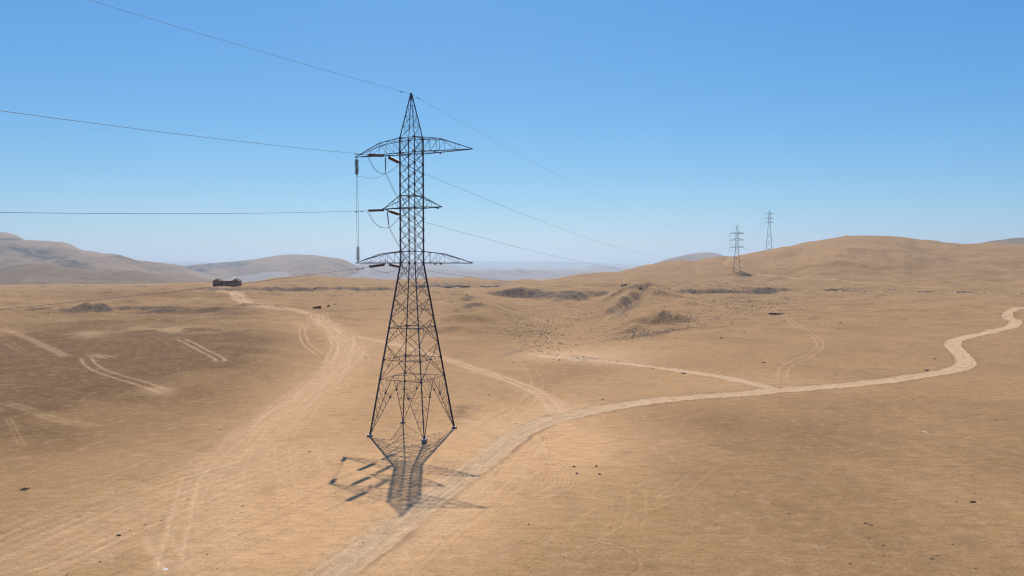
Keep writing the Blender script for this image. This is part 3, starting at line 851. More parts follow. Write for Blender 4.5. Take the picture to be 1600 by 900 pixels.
def build_tower(name, par, loc, rz, mat, label, group, full=True, foot_drop=None):
    T = empty(name, loc, rz); tag(T, label, 'pylon', group)
    hw = tower_geom(par)
    zW, zT, zP = par['waist'], par['top'], par['peak']
    wl, wb, ws = par['wl'], par['wb'], par['ws']
    C4 = [(-1, -1), (1, -1), (1, 1), (-1, 1)]
    def corner(i, z):
        sx, sy = C4[i % 4]; h = hw(z); return Vector((sx * h, sy * h, z))
    drops = foot_drop or [0, 0, 0, 0]
    # main legs: one mesh each from footing to peak
    for i in range(4):
        m = MB(); sx, sy = C4[i]; ref = Vector((sx, sy, 0))
        f = corner(i, 0); f = f + (f - corner(i, zW)) * (0.0)
        lo = corner(i, 0) + (corner(i, 0) - corner(i, zW)).normalized() * (drops[i] / max(1e-3, abs((corner(i, 0) - corner(i, zW)).normalized().z)))
        m.angle(lo, corner(i, zW), wl, ref)
        m.angle(corner(i, zW), corner(i, zT), wl * .95, ref)
        m.angle(corner(i, zT), corner(i, zP), wl * .6, ref)
        if full:
            for z in par['xs_body'] + par['rings'] + [zW]:
                c = corner(i, z); m.box(c, (wl * 1.5, wl * 1.5, wl * 1.3))
            m.box(lo, (.34, .34, .06))
            st = MB()
        m.build('leg', mat, T)
    def faces():                                    # each side: corner pair and outward normal
        for i in range(4):
            j = (i + 1) % 4
            n = Vector((C4[i][0] + C4[j][0], C4[i][1] + C4[j][1], 0)).normalized()
            yield i, j, n
    # X bracing of body
    m = MB()
    lev = par['xs_body']
    for z0, z1 in zip(lev[:-1], lev[1:]):
        for i, j, n in faces():
            m.angle(corner(i, z0) + n * .03, corner(j, z1) + n * .03, wb, n); m.angle(corner(j, z0) - n * .03, corner(i, z1) - n * .03, wb, n)
    for z in par['body_rings']:
        for i, j, n in faces(): m.angle(corner(i, z), corner(j, z), wb * 1.1, n)
        m.angle(corner(0, z), corner(2, z), ws); m.angle(corner(1, z), corner(3, z), ws)
    m.build('body_bracing', mat, T)
    # peak
    m = MB(); lev = par['xs_peak']
    for z0, z1 in zip(lev[:-1], lev[1:]):
        for q, (i, j, n) in enumerate(faces()):
            m.angle(corner(i, z1), corner(j, z1), ws, n)
            m.angle(corner(i, z0), corner(j, z1), ws, n)
            if z0 == lev[0] or z0 == lev[1]: m.angle(corner(j, z0), corner(i, z1), ws, n)
    m.box((0, 0, zP), (.16, .16, .35)); m.box((0, -.12, zP + .02), (.08, .5, .08))
    m.build('peak', mat, T)
    # lower bracing
    m = MB(); lev = par['xs_low']
    for k, (z0, z1) in enumerate(zip(lev[:-1], lev[1:])):
        for i, j, n in faces():
            a0, b0, a1, b1 = corner(i, z0), corner(j, z0), corner(i, z1), corner(j, z1)
            m.angle(a0 + n * .03, b1 + n * .03, wb, n); m.angle(b0 - n * .03, a1 - n * .03, wb, n)
            if full:
                # redundants: from leg mid-panel to the diagonals
                wr = ws * .8
                t = (b0 - a0).length / ((b0 - a0).length + (b1 - a1).length)
                X0 = a0.lerp(b1, t)
                for (p0, p1, oth0, oth1) in ((a0, a1, b0, b1), (b0, b1, a0, a1)):
                    mid = p0.lerp(p1, t)
                    m.angle(mid, p0.lerp(oth1, t * .55), wr, n); m.angle(mid, p1.lerp(oth0, (1 - t) * .55), wr, n)
                    m.angle(p0.lerp(oth1, t * .55), p1.lerp(oth0, (1 - t) * .55), wr, n)
                    if k >= len(lev) - 3:
                        m.angle(p0.lerp(p1, .25), p0.lerp(oth1, t * .28), wr * .8, n); m.angle(p0.lerp(p1, .75), p1.lerp(oth0, (1 - t) * .28), wr * .8, n)
    for z in par['rings']:
        for i, j, n in faces():
            m.angle(corner(i, z), corner(j, z), wb, n)
        mids = [(corner(i, z) + corner(j, z)) / 2 for i, j, n in faces()]
        for k in range(4): m.angle(mids[k], mids[(k + 1) % 4], ws)
        if full:
            for k, (i, j, n) in enumerate(faces()):
                q = corner(i, z).lerp(corner(j, z), .25); q2 = corner(i, z).lerp(corner(i - 1, z), .25)
                m.angle(q, q2, ws * .8)
    m.build('lower_bracing', mat, T)
    # splayed portal struts
    m = MB(); zr = par['rings'][-1]
    for i, j, n in faces():
        mid = (corner(i, zr) + corner(j, zr)) / 2
        for (c, s) in ((i, 1), (j, -1)):
            foot = corner(c, .25); top = corner(c, zr)
            kink = foot.lerp(mid, .70) + (top - mid) * .045
            m.angle(foot, kink, wb * 1.05, n); m.angle(kink, mid, wb * .95, n)
            if full:
                N = 5
                Ls = [foot.lerp(top, t) for t in np.linspace(.22, .86, N)]
                Ss = [foot.lerp(kink, t) for t in np.linspace(.26, 1.0, N)]
                for q in range(N):
                    m.angle(Ls[q], Ss[q], ws * .8, n)
                    if q < N - 1: m.angle(Ss[q], Ls[q + 1], ws * .8, n)
                m.angle(Ss[-1], top, ws * .9, n)
                quarter = top.lerp(mid, .5); m.angle(Ss[-1], quarter, ws * .9, n)
                m.angle(kink, top.lerp(mid, .75), ws * .7, n)
                m.box(kink, (.22, .22, .22))
            else:
                m.angle(foot.lerp(top, .5), foot.lerp(kink, .6), ws)
    if full:
        # hip bracing between neighbouring struts of one leg
        for c in range(4):
            i, j = c, (c - 1) % 4
            mA_ = (corner(c, zr) + corner((c + 1) % 4, zr)) / 2; mB_ = (corner(c, zr) + corner((c - 1) % 4, zr)) / 2
            foot = corner(c, .25)
            for t in (.3, .5, .7): m.angle(foot.lerp(mA_, t), foot.lerp(mB_, t), ws * .7)
            m.angle(foot.lerp(mA_, .5), foot.lerp(mB_, .7), ws * .7)
    m.build('leg_strut', mat, T)
    # crossarms
    for (zb, ztc, L, knee, st, sides) in par['arms']:
        for s in sides:
            m = MB(); h = hw(zb); ht = hw(ztc)
            Ls = L[0] if s < 0 else L[1]
            tip = Vector((s * Ls, 0, zb))
            def wid(x): return h * (Ls - x) / (Ls - h) + .06
            def top(x, sy):
                if knee:
                    kx, kz = knee
                    z = ztc + (kz - ztc) * (x - h) / (kx - h) if x <= kx else kz + (zb + .12 - kz) * (x - kx) / (Ls - kx)
                else:
                    z = ztc + (zb + .12 - ztc) * (x - h) / (Ls - h)
                w_ = wid(x) if x > h + .01 else h
                return Vector((s * x, sy * w_ , z))
            def bot(x, sy): return Vector((s * x, sy * (wid(x) if x > h + .01 else h), zb))
            xs = [h] + [x for x in st] + [Ls]
            for sy in (-1, 1):
                for a, b in zip(xs[:-1], xs[1:]):
                    pa, pb = bot(a, sy), (bot(b, sy) if b < Ls else tip)
                    qa, qb = top(a, sy), (top(b, sy) if b < Ls else tip + Vector((0, 0, .1)))
                    m.angle(pa, pb, wb * 1.35, (0, sy, -1)); m.angle(qa, qb, wb * 1.15, (0, sy, 1))
                    if b < Ls:
                        m.angle(pb, qb, ws, (0, sy, 0))
                        m.angle(pa if b != xs[1] or True else pa, qb, ws, (0, sy, 0)) if b <= (knee[0] + .01 if knee else 99) else m.angle(qa, pb, ws, (0, sy, 0))
            for k, (a, b) in enumerate(zip(xs[:-1], xs[1:])):
                if b < Ls:
                    m.angle(bot(b, -1), bot(b, 1), ws); m.angle(top(b, -1), top(b, 1), ws)
                    m.angle(bot(a, -1 if k % 2 else 1), bot(b, 1 if k % 2 else -1), ws)
                    m.angle(top(a, 1 if k % 2 else -1), top(b, -1 if k % 2 else 1), ws * .8)
            m.box(tip + Vector((s * .05, 0, .03)), (.3, .25, .16))
            if full:
                for sy in (-1, 1): m.box(bot(4.3 if Ls > 6 else Ls - .5, sy) - Vector((0, 0, .12)), (.25, .08, .22))
            m.build('crossarm', mat, T)
    return T

TC = Vector((-14.6, 99.9, 0))
ARZ = math.atan2(AD.y, AD.x)
TZ = terr(TC.x, TC.y)
def zpx(y, Y=99.9): return HC + ray(645, y)[1] * Y
zLow, zLowT = HC + 0.0, zpx(392.5)
zMid, zMidT = zpx(325), zpx(306)
zTop, zTopT = zpx(239.5), zpx(216.5)
zPk = zpx(147)
HB = 1.205
par1 = dict(prof=[(0, 4.5), (25, HB), (zTopT, HB), (zPk, .06)], waist=25, top=zTopT, peak=zPk, wl=.185, wb=.074, ws=.046,
            xs_body=[25, zLowT] + list(np.linspace(zLowT, zMid, 5))[1:] + [zMidT] + list(np.linspace(zMidT, zTop, 5))[1:] + [zTopT],
            body_rings=[zLow, zLowT, zMid, zMidT, zTop, zTopT],
            xs_peak=[zTopT] + [zTopT + (zPk - zTopT) * t for t in (.27, .50, .74, .97)],
            xs_low=[25, 22.4, 19.9, 17.0, 13.2, 8.2], rings=[15.6, 11.0, 8.2],
            arms=[(zTop, zTopT, (9.6, 9.6), (5.0, zpx(221)), [2.3, 3.6, 5.0, 7.4], (-1, 1)),
                  (zMid, zMidT, (4.75, 4.75), None, [2.9], (-1, 1)),
                  (zLow, zLowT, (9.6, 9.6), (5.0, zpx(396.5)), [2.3, 3.6, 5.0, 7.4], (-1, 1))])
C4 = [(-1, -1), (1, -1), (1, 1), (-1, 1)]
feet = []
for sx, sy in C4:
    w_ = TC + AD * (4.5 * sx) + AN * (4.5 * sy); feet.append((w_.x, w_.y, terr(w_.x, w_.y)))
fh = [.30, .52, .30, .26]
base_z = max(f[2] + h for f, h in zip(feet, fh)) - .02
base_z = 0.05
T1 = build_tower('transmission_tower', par1, (TC.x, TC.y, 0), ARZ, STEEL,
                 'large dark steel lattice pylon with double crossarms standing beside the pale dirt road', 'lattice power pylons',
                 True, [max(0, -(f[2] + h) ) for f, h in zip(feet, fh)])
# footings
for k, ((sx, sy), f, h) in enumerate(zip(C4, feet, fh)):
    topz = max(0.02, f[2] + h) if f[2] + h > 0 else f[2] + h
    m = MB(); a = .29
    gz = f[2] - .35
    cx, cy = sx * 4.5, sy * 4.5
    tz_ = f[2] + h
    lo = [(cx - a, cy - a, gz), (cx + a, cy - a, gz), (cx + a, cy + a, gz), (cx - a, cy + a, gz)]
    hi = [(x, y, tz_ - .04) for x, y, _ in lo]; m.poly(lo, hi)
    hi2 = [(cx + (x - cx) * .88, cy + (y - cy) * .88, tz_) for x, y, _ in lo]; m.poly([(x, y, tz_ - .038) for x, y, _ in lo], hi2)
    F_ = m.build('footing', CONC, T1)
    cp = MB(); cp.box((cx, cy, tz_ + .02), (.54, .54, .05)); cp.build('cap', LITTOP, F_)  # thin slab added to carry the painted lit top
    if k == 1:
        m2 = MB(); m2.box((cx + .0, cy - a - .05, f[2] + .30), (.46, .06, .36)); o = m2.build('blue_shade_panel', BLUESHADE, T1)  # panel added to show the footing's side in bluish shade
    st = MB(); q = 4.5 - .14 * .4
    st.box((sx * 4.46, sy * 4.46, tz_ + .12), (.26, .26, .3)); st.build('leg_stub', STEEL, T1)
# climbing number plate / warning plate on the tower legs
m = MB(); m.box((-HB * 0 - 0.2, -(float(np.interp(3.2, [0, 25], [4.5, HB]))) - .05, 0), (.01, .01, .01))

def W(s, n, z):                                   # point in tower axes
    p = TC + AD * s + AN * n; return Vector((p.x, p.y, z))

# ------------------------------------------------------------------ the two towers further off
D2 = 750.0
def pyl(px, ybase, ytop, D, ratio_l, arm_px, halfw, ys_arms, label, rzv, halfb):
    k = D / F
    base = at(px, ybase, D); H = (ybase - ytop) * k
    z0 = base.z
    zz = lambda y: (ybase - y) * k
    arms = []
    for y in ys_arms:
        arms.append((zz(y), zz(y) + 1.9, (arm_px * k, arm_px * k), None, [arm_px * k * .5], (-1, 1)))
    waist = zz(ys_arms[2]) ; top = zz(ys_arms[0]) + 1.9
    nb = 9
    par = dict(prof=[(0, halfw), (waist, halfb), (top, halfb), (H, .08)], waist=waist, top=top, peak=H, wl=.36, wb=.20, ws=.14,
               xs_body=list(np.linspace(waist, top, nb)), body_rings=[a[0] for a in arms], xs_peak=[top, top + (H - top) * .4, top + (H - top) * .7, top + (H - top) * .97],
               xs_low=[waist + (waist * .12 - waist) * t for t in (0, .18, .38, .62, 1)], rings=[waist * .55, waist * .12 + .01], arms=arms)
    return build_tower('transmission_tower', par, (base.x, base.y, z0), rzv, FARSTEEL, label, 'lattice power pylons', False), base, H, arms
L2 = (240.0 - TC.x, D2 - TC.y)
rz2 = math.atan2(-.30, .95)
g2 = terr((1151 - 800) / F * D2, D2)
yb2 = proj(np.array([(1151 - 800) / F * D2]), np.array([D2]), np.array([g2]))[1][0]
T2, B2, H2, A2 = pyl(1151, yb2 + .6, 352, D2, 0, 10.5, 4.0, (365.0, 375.4, 386.6), 'slim grey pylon on the dark patch at the foot of the sandy hill', rz2, 1.25)
D3 = 1215.0
T3, B3, H3, A3 = pyl(1201.5, 394, 329, D3, 0, 6.4, 5.6, (334.5, 341.3, 348.0), 'tall thin pylon standing on the crest of the sandy hill', rz2, 1.5)
T4, B4, H4, A4 = pyl(88.3, 388.5, 382, 3300.0, 0, 1.6, 4.0, (383.4, 384.4, 385.3), 'tiny faint pylon on the far left mountain slope', 0.2, 1.3)

# ------------------------------------------------------------------ insulators
def disc_stack(m, p, q, n, r, core=.035):
    p, q = Vector(p), Vector(q); a, x, y = m.frame(p, q)
    L = (q - p).length; pitch = L / n; seg = 10
    prof = []
    for k in range(n):
        b = k * pitch
        prof += [(b + .02 * pitch, core), (b + .30 * pitch, r * .55), (b + .52 * pitch, r), (b + .66 * pitch, r * .97), (b + .72 * pitch, core * 1.4)]
    prof = [(0, core)] + prof + [(L, core)]
    b0 = len(m.v)
    for i, (t, rad) in enumerate(prof):
        for k in range(seg):
            th = 2 * math.pi * k / seg
            m.v.append(tuple(p + a * t + x * (rad * math.cos(th)) + y * (rad * math.sin(th))))
        if i:
            o0, o1 = b0 + (i - 1) * seg, b0 + i * seg
            for k in range(seg):
                k2 = (k + 1) % seg; m.f.append((o0 + k, o0 + k2, o1 + k2, o1 + k))

def insulator(p, q, n, r, mat, label, twin=.0, group=None, name='insulator_string'):
    p, q = Vector(p), Vector(q)
    d = (q - p).normalized(); side = d.cross(Vector((0, 0, 1)))
    side = side.normalized() if side.length > .2 else AN.copy()
    root = empty(name, p); tag(root, label, 'insulator', group)
    def loc(v): return Vector(v) - p
    L = (q - p).length; e = min(.45, L * .12)
    offs = (-twin / 2, twin / 2) if twin else (0,)
    for o in offs:
        m = MB(); disc_stack(m, loc(p + d * e + side * o), loc(q - d * e + side * o), n, r)
        m.build('disc_stack', mat, root, True)
    for (c, far) in ((p + d * e * .75, p), (q - d * e * .75, q)):
        m = MB()
        if twin:
            R = Matrix((side, d, side.cross(d))).transposed()
            m.box(loc(c), (twin + .16, .10, .05), R)
        m.tube([loc(far), loc(c)], .035, 6)
        for o in offs: m.tube([loc(c + side * o), loc(c + side * o + (d if far == p else -d) * e * .3)], .03, 6)
        m.build('yoke_plate', WIRE, root)
    return root

# conductor directions at the main tower
IN_DIR = Vector((-.41, -.912, 0)).normalized()
levels = {'top': (zTop, 4.3), 'middle': (zMid, 4.35), 'bottom': (zLow, 4.3)}
ends2 = {}
for nm, a in zip(('top', 'middle', 'bottom'), A2):
    c = Matrix.Rotation(rz2, 3, 'Z') @ Vector((-a[2][0], 0, a[0])) + Vector((B2.x, B2.y, B2.z))
    ends2[nm] = c
ends3 = {}
for nm, a in zip(('top', 'middle', 'bottom'), A3):
    c = Matrix.Rotation(rz2, 3, 'Z') @ Vector((-a[2][0], 0, a[0])) + Vector((B3.x, B3.y, B3.z))
    ends3[nm] = c

def span(p, q, sag, n=70):
    p, q = Vector(p), Vector(q)
    return [p.lerp(q, t) - Vector((0, 0, 4 * sag * t * (1 - t))) for t in [((i / n) ** 1.4) for i in range(n + 1)]]
def wire(pts, r, name, label, cat='cable', group=None, extra=None):
    p0 = Vector(pts[0])
    m = MB(); m.tube([Vector(p) - p0 for p in pts], r, 6)
    o = m.build(name, WIRE, None, True); o.location = p0
    tag(o, label, cat, group)
    return o
def damper(parent, p, d):
    m = MB(); p = Vector(p) - parent.location; d = Vector(d).normalized()
    m.tube([p - d * .22 - Vector((0, 0, .12)), p + d * .22 - Vector((0, 0, .12))], .018, 5)
    for s in (-1, 1): m.tube([p + d * s * .16 - Vector((0, 0, .12)), p + d * s * .30 - Vector((0, 0, .12))], .06, 6)
    m.tube([p, p - Vector((0, 0, .12))], .02, 5)
    m.build('vibration_damper', WIRE, parent)

in_px = {'top': (0, 173), 'middle': (0, 332), 'bottom': (0, 483.5)}
clamp = {}
for nm, (z, s) in levels.items():
    base = W(-s, 0, z - .22)
    tip2 = ends2[nm] - Vector((0, 0, 4.4))
    # outgoing
    p = base + AN * .55
    out_dir = (tip2 - p); hlen = math.hypot(out_dir.x, out_dir.y)
    sag = {'top': 18.5, 'middle': 18.0, 'bottom': 17.5}[nm]
    slope = (tip2.z - p.z) / hlen - 4 * sag / hlen
    dv = Vector((out_dir.x / hlen, out_dir.y / hlen, slope - .04)).normalized()
    q = p + dv * 3.35
    insulator(p, q, 15, .18, PORC, f'rust-orange horizontal twin insulator on the far side of the {nm} crossarm, reaching away right', .36, 'strain insulators')
    w = wire(span(q, tip2, sag), .022, 'power_cable', {'top': 'uppermost dark conductor running from the main pylon away to the small pylon',
              'middle': 'middle dark conductor running from the main pylon away to the small pylon',
              'bottom': 'lowest dark conductor running from the main pylon away to the small pylon'}[nm], group='power line cables')
    damper(w, q + dv * 1.6, dv)
    # incoming
    p2 = base - AN * .55
    Yx = 54.0
    tgt = at(*in_px[nm], Yx)
    dv2 = (tgt - p2); L2_ = math.hypot(dv2.x, dv2.y)
    sl = dv2.z / L2_
    hd = Vector((dv2.x / L2_, dv2.y / L2_, 0))
    d2 = Vector((hd.x, hd.y, sl - .015)).normalized()
    q2 = p2 + d2 * 4.0
    insulator(p2, q2, 18, .18, PORC, f'dark brown horizontal twin insulator on the near side of the {nm} crossarm, reaching left', .36, 'strain insulators')
    # parabola through q2 and tgt, continuing 420 m to the next tower out of frame
    curv = 4 * 12.0 / 350.0 ** 2
    t0 = math.hypot(tgt.x - q2.x, tgt.y - q2.y); dz = tgt.z - q2.z
    a_ = dz / t0 - curv * t0
    hd = Vector((tgt.x - q2.x, tgt.y - q2.y, 0)).normalized()
    pts = []
    for i in range(61):
        t = 350 * (i / 60) ** 1.5
        pts.append(q2 + hd * t + Vector((0, 0, a_ * t + curv * t * t)))
    w = wire(pts, .021, 'power_cable', {'top': 'uppermost dark conductor entering from the left edge to the main pylon',
              'middle': 'middle dark conductor entering from the left edge to the main pylon',
              'bottom': 'lowest dark conductor crossing in front of the ruin to the main pylon'}[nm], group='power line cables')
    damper(w, q2 + d2 * 1.4, d2); damper(w, q2 + d2 * 2.6, d2)
    clamp[nm] = (q2, q)
# earth wires at the peak
pk = W(0, 0, zPk + .05)
tgt = at(140, 0, 56.0)
hd = (tgt - pk); L_ = math.hypot(hd.x, hd.y); h3 = Vector((hd.x / L_, hd.y / L_, 0))
curv = 4 * 9.0 / 350.0 ** 2; a_ = hd.z / L_ - curv * L_
gw = wire([pk + h3 * t + Vector((0, 0, a_ * t + curv * t * t)) for t in [350 * (i / 60) ** 1.5 for i in range(61)]], .016, 'ground_wire',
     'thin earth wire rising from the pylon peak to the upper left', group='power line cables')
damper(gw, pk + h3 * 2.6 + Vector((0, 0, a_ * 2.6)), h3)
pk2 = Vector((B2.x, B2.y, B2.z + H2))
gw = wire(span(pk, pk2, 15.0), .013, 'ground_wire', 'thin earth wire sloping from the pylon peak away to the small pylon', group='power line cables')
dv = (gw.data.vertices[7 * 6].co).normalized()
damper(gw, pk + Vector(dv) * 2.0, dv)

# suspension strings and jumpers
ins = {}
def hang(nm, p, L, n, r, mat, label, tilt=Vector((0, 0, 0)), twin=0):
    q = Vector(p) + Vector((0, 0, -L)) + tilt
    insulator(p, q, n, r, mat, label, twin, 'hanging insulators'); ins[nm] = q
hang('tip', W(-9.55, 0, zTop - .05), 2.85, 13, .25, GLASSY, 'thick dark insulator hanging from the left tip of the top crossarm', twin=.34)
hang('top', W(-4.45, 0, zTop - .1), 2.6, 13, .13, GLASSY, 'slim dark green insulator hanging below the left side of the top crossarm')
hang('middle', W(-4.25, 0, zMid - .1), 2.65, 13, .13, GLASSY, 'slim dark tilted insulator hanging below the left tip of the middle crossarm', AD * .35)
lowtip = W(-9.45, 0, zLow + .15)
ptop = at(559.5, 383.5, lowtip.y)
insulator(lowtip, Vector((lowtip.x, lowtip.y, ptop.z)), 13, .22, GREENY, 'pale grey-green twin insulator standing on the left tip of the bottom crossarm', .36, 'hanging insulators')
def curve3(a, b, c, n=18):                          # quadratic through control point
    a, b, c = Vector(a), Vector(b), Vector(c)
    return [(a * (1 - t) ** 2 + b * 2 * t * (1 - t) + c * t * t) for t in [i / n for i in range(n + 1)]]
JR = .022
sd2 = AN * .17
for s in (-1, 1):
    hnd = 'left-hand' if s < 0 else 'right-hand'
    a = ins['tip'] + sd2 * s * .9 + Vector((0, 0, -.02)); b = Vector((lowtip.x, lowtip.y, ptop.z)) + sd2 * s
    wire([a, a.lerp(b, .5) + sd2 * s * .5, b], JR, 'jumper_cable', f'{hnd} vertical jumper wire of the pair between top and bottom left crossarm tips', group='vertical jumper wires')
    for nm, zc in (('top', 1), ('middle', 1)):
        q2, q = clamp[nm]; I = ins[nm] + AN * s * .16
        c1 = Vector((q2.x * .62 + I.x * .38, q2.y * .62 + I.y * .38, I.z - .7))
        wire(curve3(q2 + Vector((s * .12, 0, -.05)), c1, I), JR, 'jumper_cable', f'{hnd} jumper loop from the near insulator to the hanging insulator below the {nm} crossarm', group=f'near jumper loops below the {nm} crossarm')
        wire(curve3(I, (I + q) / 2 - Vector((0, 0, .45)), q + Vector((s * .12, 0, -.05))), JR, 'jumper_cable', f'{hnd} jumper loop from the hanging insulator to the far insulator below the {nm} crossarm', group=f'far jumper loops below the {nm} crossarm')
    # slanting pairs to the next level down
    a = ins['top'] + AN * s * .16; b = W(-2.3, 1.3 + s * .22, zMid + .3)
    wire([a, a.lerp(b, .5) + Vector((0, 0, -.15)), b, W(-2.0, 1.4 + s * .22, zMid - .9), clamp['middle'][1]], JR, 'jumper_cable', f'{hnd} slanting jumper wire of the pair between the top and middle crossarm levels', group='upper slanting jumper wires')
    a = ins['middle'] + AN * s * .16; b = W(-2.2, 1.0 + s * .2, zLowT - .1)
    wire([a, a.lerp(b, .5) + Vector((0, 0, -.12)), b, W(-2.4, 1.2 + s * .2, zLow - .1), clamp['bottom'][1]], JR, 'jumper_cable', f'{hnd} slanting jumper wire of the pair between the middle and bottom crossarm levels', group='lower slanting jumper wires')
a = ins['tip']; b = ins['top']
wire([a + (b - a) * t + Vector((0, 0, -.55 * math.sin(math.pi * t) * (0.15 + t) * 1.3)) for t in [i / 16 for i in range(17)]], JR, 'jumper_cable', 'sagging jumper wire between the tip insulator and the slim insulator')
a, b = clamp['bottom']
wire(curve3(a, W(-4.3, 0, zLow - 2.2), b), JR, 'jumper_cable', 'jumper loop hanging below the bottom crossarm')

# strings and spans of the further towers
for nm in ('top', 'middle', 'bottom'):
    e = ends2[nm]; insulator(e, e - Vector((0, 0, 4.4)), 8, .28, GLASSY, f'long insulator hanging from the left {nm} arm of the small pylon', 0, 'insulators of the small pylon')
    e3 = ends3[nm]; insulator(e3, e3 - Vector((0, 0, 4.6)), 8, .34, GLASSY, f'long insulator hanging from the left {nm} arm of the hilltop pylon', 0, 'insulators of the hilltop pylon')
    wire(span(e - Vector((0, 0, 4.4)), e3 - Vector((0, 0, 4.6)), 13), .06, 'power_cable', f'{nm} conductor sagging between the small pylon and the hilltop pylon', group='power line cables')

# ------------------------------------------------------------------ abandoned brick ruin
HD = 612.0
hx, hy = (355 - 800) / F * HD, HD
hzv = min(terr(hx + dx, hy + dy) for dx in (-10, 0, 10) for dy in (-2, 6))
k = HD / F
House = empty('abandoned_house', (hx, hy, hzv), 0.02)
tag(House, 'dark abandoned brick house with two gabled ends at the end of the left track', 'house')
wy = 8.0
def gable(x0, x1, zE, zR, y0, y1, zlo=-1.0):
    m = MB(); xm = (x0 + x1) / 2
    a = [(x0, y0, zlo), (x1, y0, zlo), (x1, y0, zE), (xm, y0, zR), (x0, y0, zE)]
    m.poly(a, [(x, y1, z) for x, _, z in a]); return m
ybot = proj(np.array([hx]), np.array([hy]), np.array([hzv]))[1][0]
zE = (ybot - 440.2) * k; zR = (ybot - 436.9) * k
zE *= 1.12; zR *= 1.1
if zE < 4: zE, zR = 5.0, 7.0
Wd = 19.6 * k
gable(-Wd, -Wd * .44, zE, zR, -wy / 2, wy / 2).build('wing', BRICK, House)
gable(Wd * .50, Wd, zE, zR, -wy / 2, wy / 2).build('wing', BRICK, House)
m = MB(); m.box((.03 * Wd, .8, zE / 2 - .4), (Wd * .94, wy - 2.2, zE + .7)); m.build('wall', BRICK, House)
for x0, x1 in ((-Wd, -Wd * .44), (Wd * .50, Wd)):
    m = MB(); xm = (x0 + x1) / 2; o = .3
    for sgn, xe in ((-1, x0 - o), (1, x1 + o)):
        ze = zE - o * (zR - zE) / (xm - x0)
        P = [(xe, -wy / 2 - .3, ze + .02), (xm, -wy / 2 - .3, zR + .05), (xm, -wy / 2 - .3, zR + .2), (xe, -wy / 2 - .3, ze + .17)]
        m.poly(P, [(x, wy / 2 + .3, z) for x, _, z in P])
    m.build('roof', ROOF, House)
m = MB(); m.box((.03 * Wd, .8, zE + .06), (Wd * .96, wy - 1.6, .3)); m.build('roof', ROOF, House)
yf = -wy / 2 - .02
for px_, w_, mat_ in ((-.86, 0, 0),):
    pass
m = MB(); m.box((-Wd * .17, .8 - (wy - 2.2) / 2 - .04, zE * .42), (1.9, .12, zE * .82)); m.build('door', BRICKR, House)
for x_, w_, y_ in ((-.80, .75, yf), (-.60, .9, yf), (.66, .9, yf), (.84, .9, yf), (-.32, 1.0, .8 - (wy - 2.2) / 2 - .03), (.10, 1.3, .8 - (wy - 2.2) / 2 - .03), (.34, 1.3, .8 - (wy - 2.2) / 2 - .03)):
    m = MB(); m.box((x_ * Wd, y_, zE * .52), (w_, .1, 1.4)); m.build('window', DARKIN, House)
m = MB(); m.box((-.70 * Wd, yf - .03, zE * .45), (.5, .1, zE * .75)); m.build('pillar', BRICKR, House)
for x_ in (-Wd * .72, Wd * .75):
    m = MB(); m.box((x_, 0, zR + .35), (.5, .5, 1.0)); m.build('chimney', BRICK, House)

# ------------------------------------------------------------------ rocks
def rock_mesh(name, seed, mat, flat=.65, sub=2):
    r2 = random.Random(seed)
    t = (1 + 5 ** .5) / 2
    import bmesh
    bm = bmesh.new(); bmesh.ops.create_icosphere(bm, subdivisions=sub, radius=1.0)
    ax = [(Vector((r2.uniform(-1, 1), r2.uniform(-1, 1), r2.uniform(-1, 1))).normalized(), r2.uniform(.55, .95)) for _ in range(11)]
    for v in bm.verts:
        c = v.co.copy()
        for a, lim in ax:
            d = c.dot(a)
            if d > lim: c -= a * (d - lim)
        c *= 1 + r2.uniform(-.04, .04)
        c.z *= flat; v.co = c + Vector((0, 0, flat * .35))
    me = bpy.data.meshes.new(name); bm.to_mesh(me); bm.free(); me.materials.append(mat)
    return me
RM = [rock_mesh('rock', i, ROCKM, .55 + .1 * (i % 3)) for i in range(5)]
RB = [rock_mesh('rock', 40 + i, ROCKB, .5 + .1 * (i % 3)) for i in range(4)]
RPL = [rock_mesh('pale_stone', 80 + i, ROCKP, .4) for i in range(2)]
def place_rock(px, py, sz, label, group=None, me=None, name='rock', cat='rock', sc=(1, 1, 1)):
    x, y = gp(px, py)
    o = bpy.data.objects.new(name, me or random.choice(RM)); COL.objects.link(o)
    o.location = (x, y, terr(x, y) - .12 * sz); o.rotation_euler = (0, 0, random.uniform(0, 6.28))
    o.scale = (sz * sc[0], sz * sc[1], sz * sc[2]); tag(o, label, cat, group)
    return o
# four dark boulders in a square, right foreground
for (px, py, lab) in ((897, 729.5, 'back left'), (901, 740, 'front left'), (932, 728.5, 'back right'), (936.5, 741, 'front right')):
    place_rock(px, py, .21, f'{lab} one of four dark round boulders set in a square', 'four dark boulders in a square', RM[0], 'boulder', 'boulder', (1, 1, 1.2))
place_rock(1520, 785, .42, 'largest dark brown rock lying alone in the right foreground', None, RM[2], sc=(1, .5, .5))
place_rock(1352, 818, .16, 'small dark rock of the broken scatter in the right foreground', 'dark scatter in right foreground', RM[1])
place_rock(1357, 819, .13, 'small dark rock of the broken scatter in the right foreground', 'dark scatter in right foreground', RM[3])
place_rock(1362, 821, .11, 'small dark rock of the broken scatter in the right foreground', 'dark scatter in right foreground', RM[2])
place_rock(186, 837, .20, 'dark brown rock lying on the lower left wheel tracks', None, RM[2], sc=(1.2, .8, .8))
place_rock(781, 790 - 70, .22, 'flat brown rock just right of the pale road', None, RB[0], sc=(1.5, .6, .4))
place_rock(484, 706, .24, 'flat dark rock left of the pylon shadow', None, RM[4], sc=(1.5, .7, .5))
place_rock(257, 889.5, .18, 'white crumpled litter lying at the bottom left', None, RPL[0], 'litter', 'litter', (1.5, .8, .7))
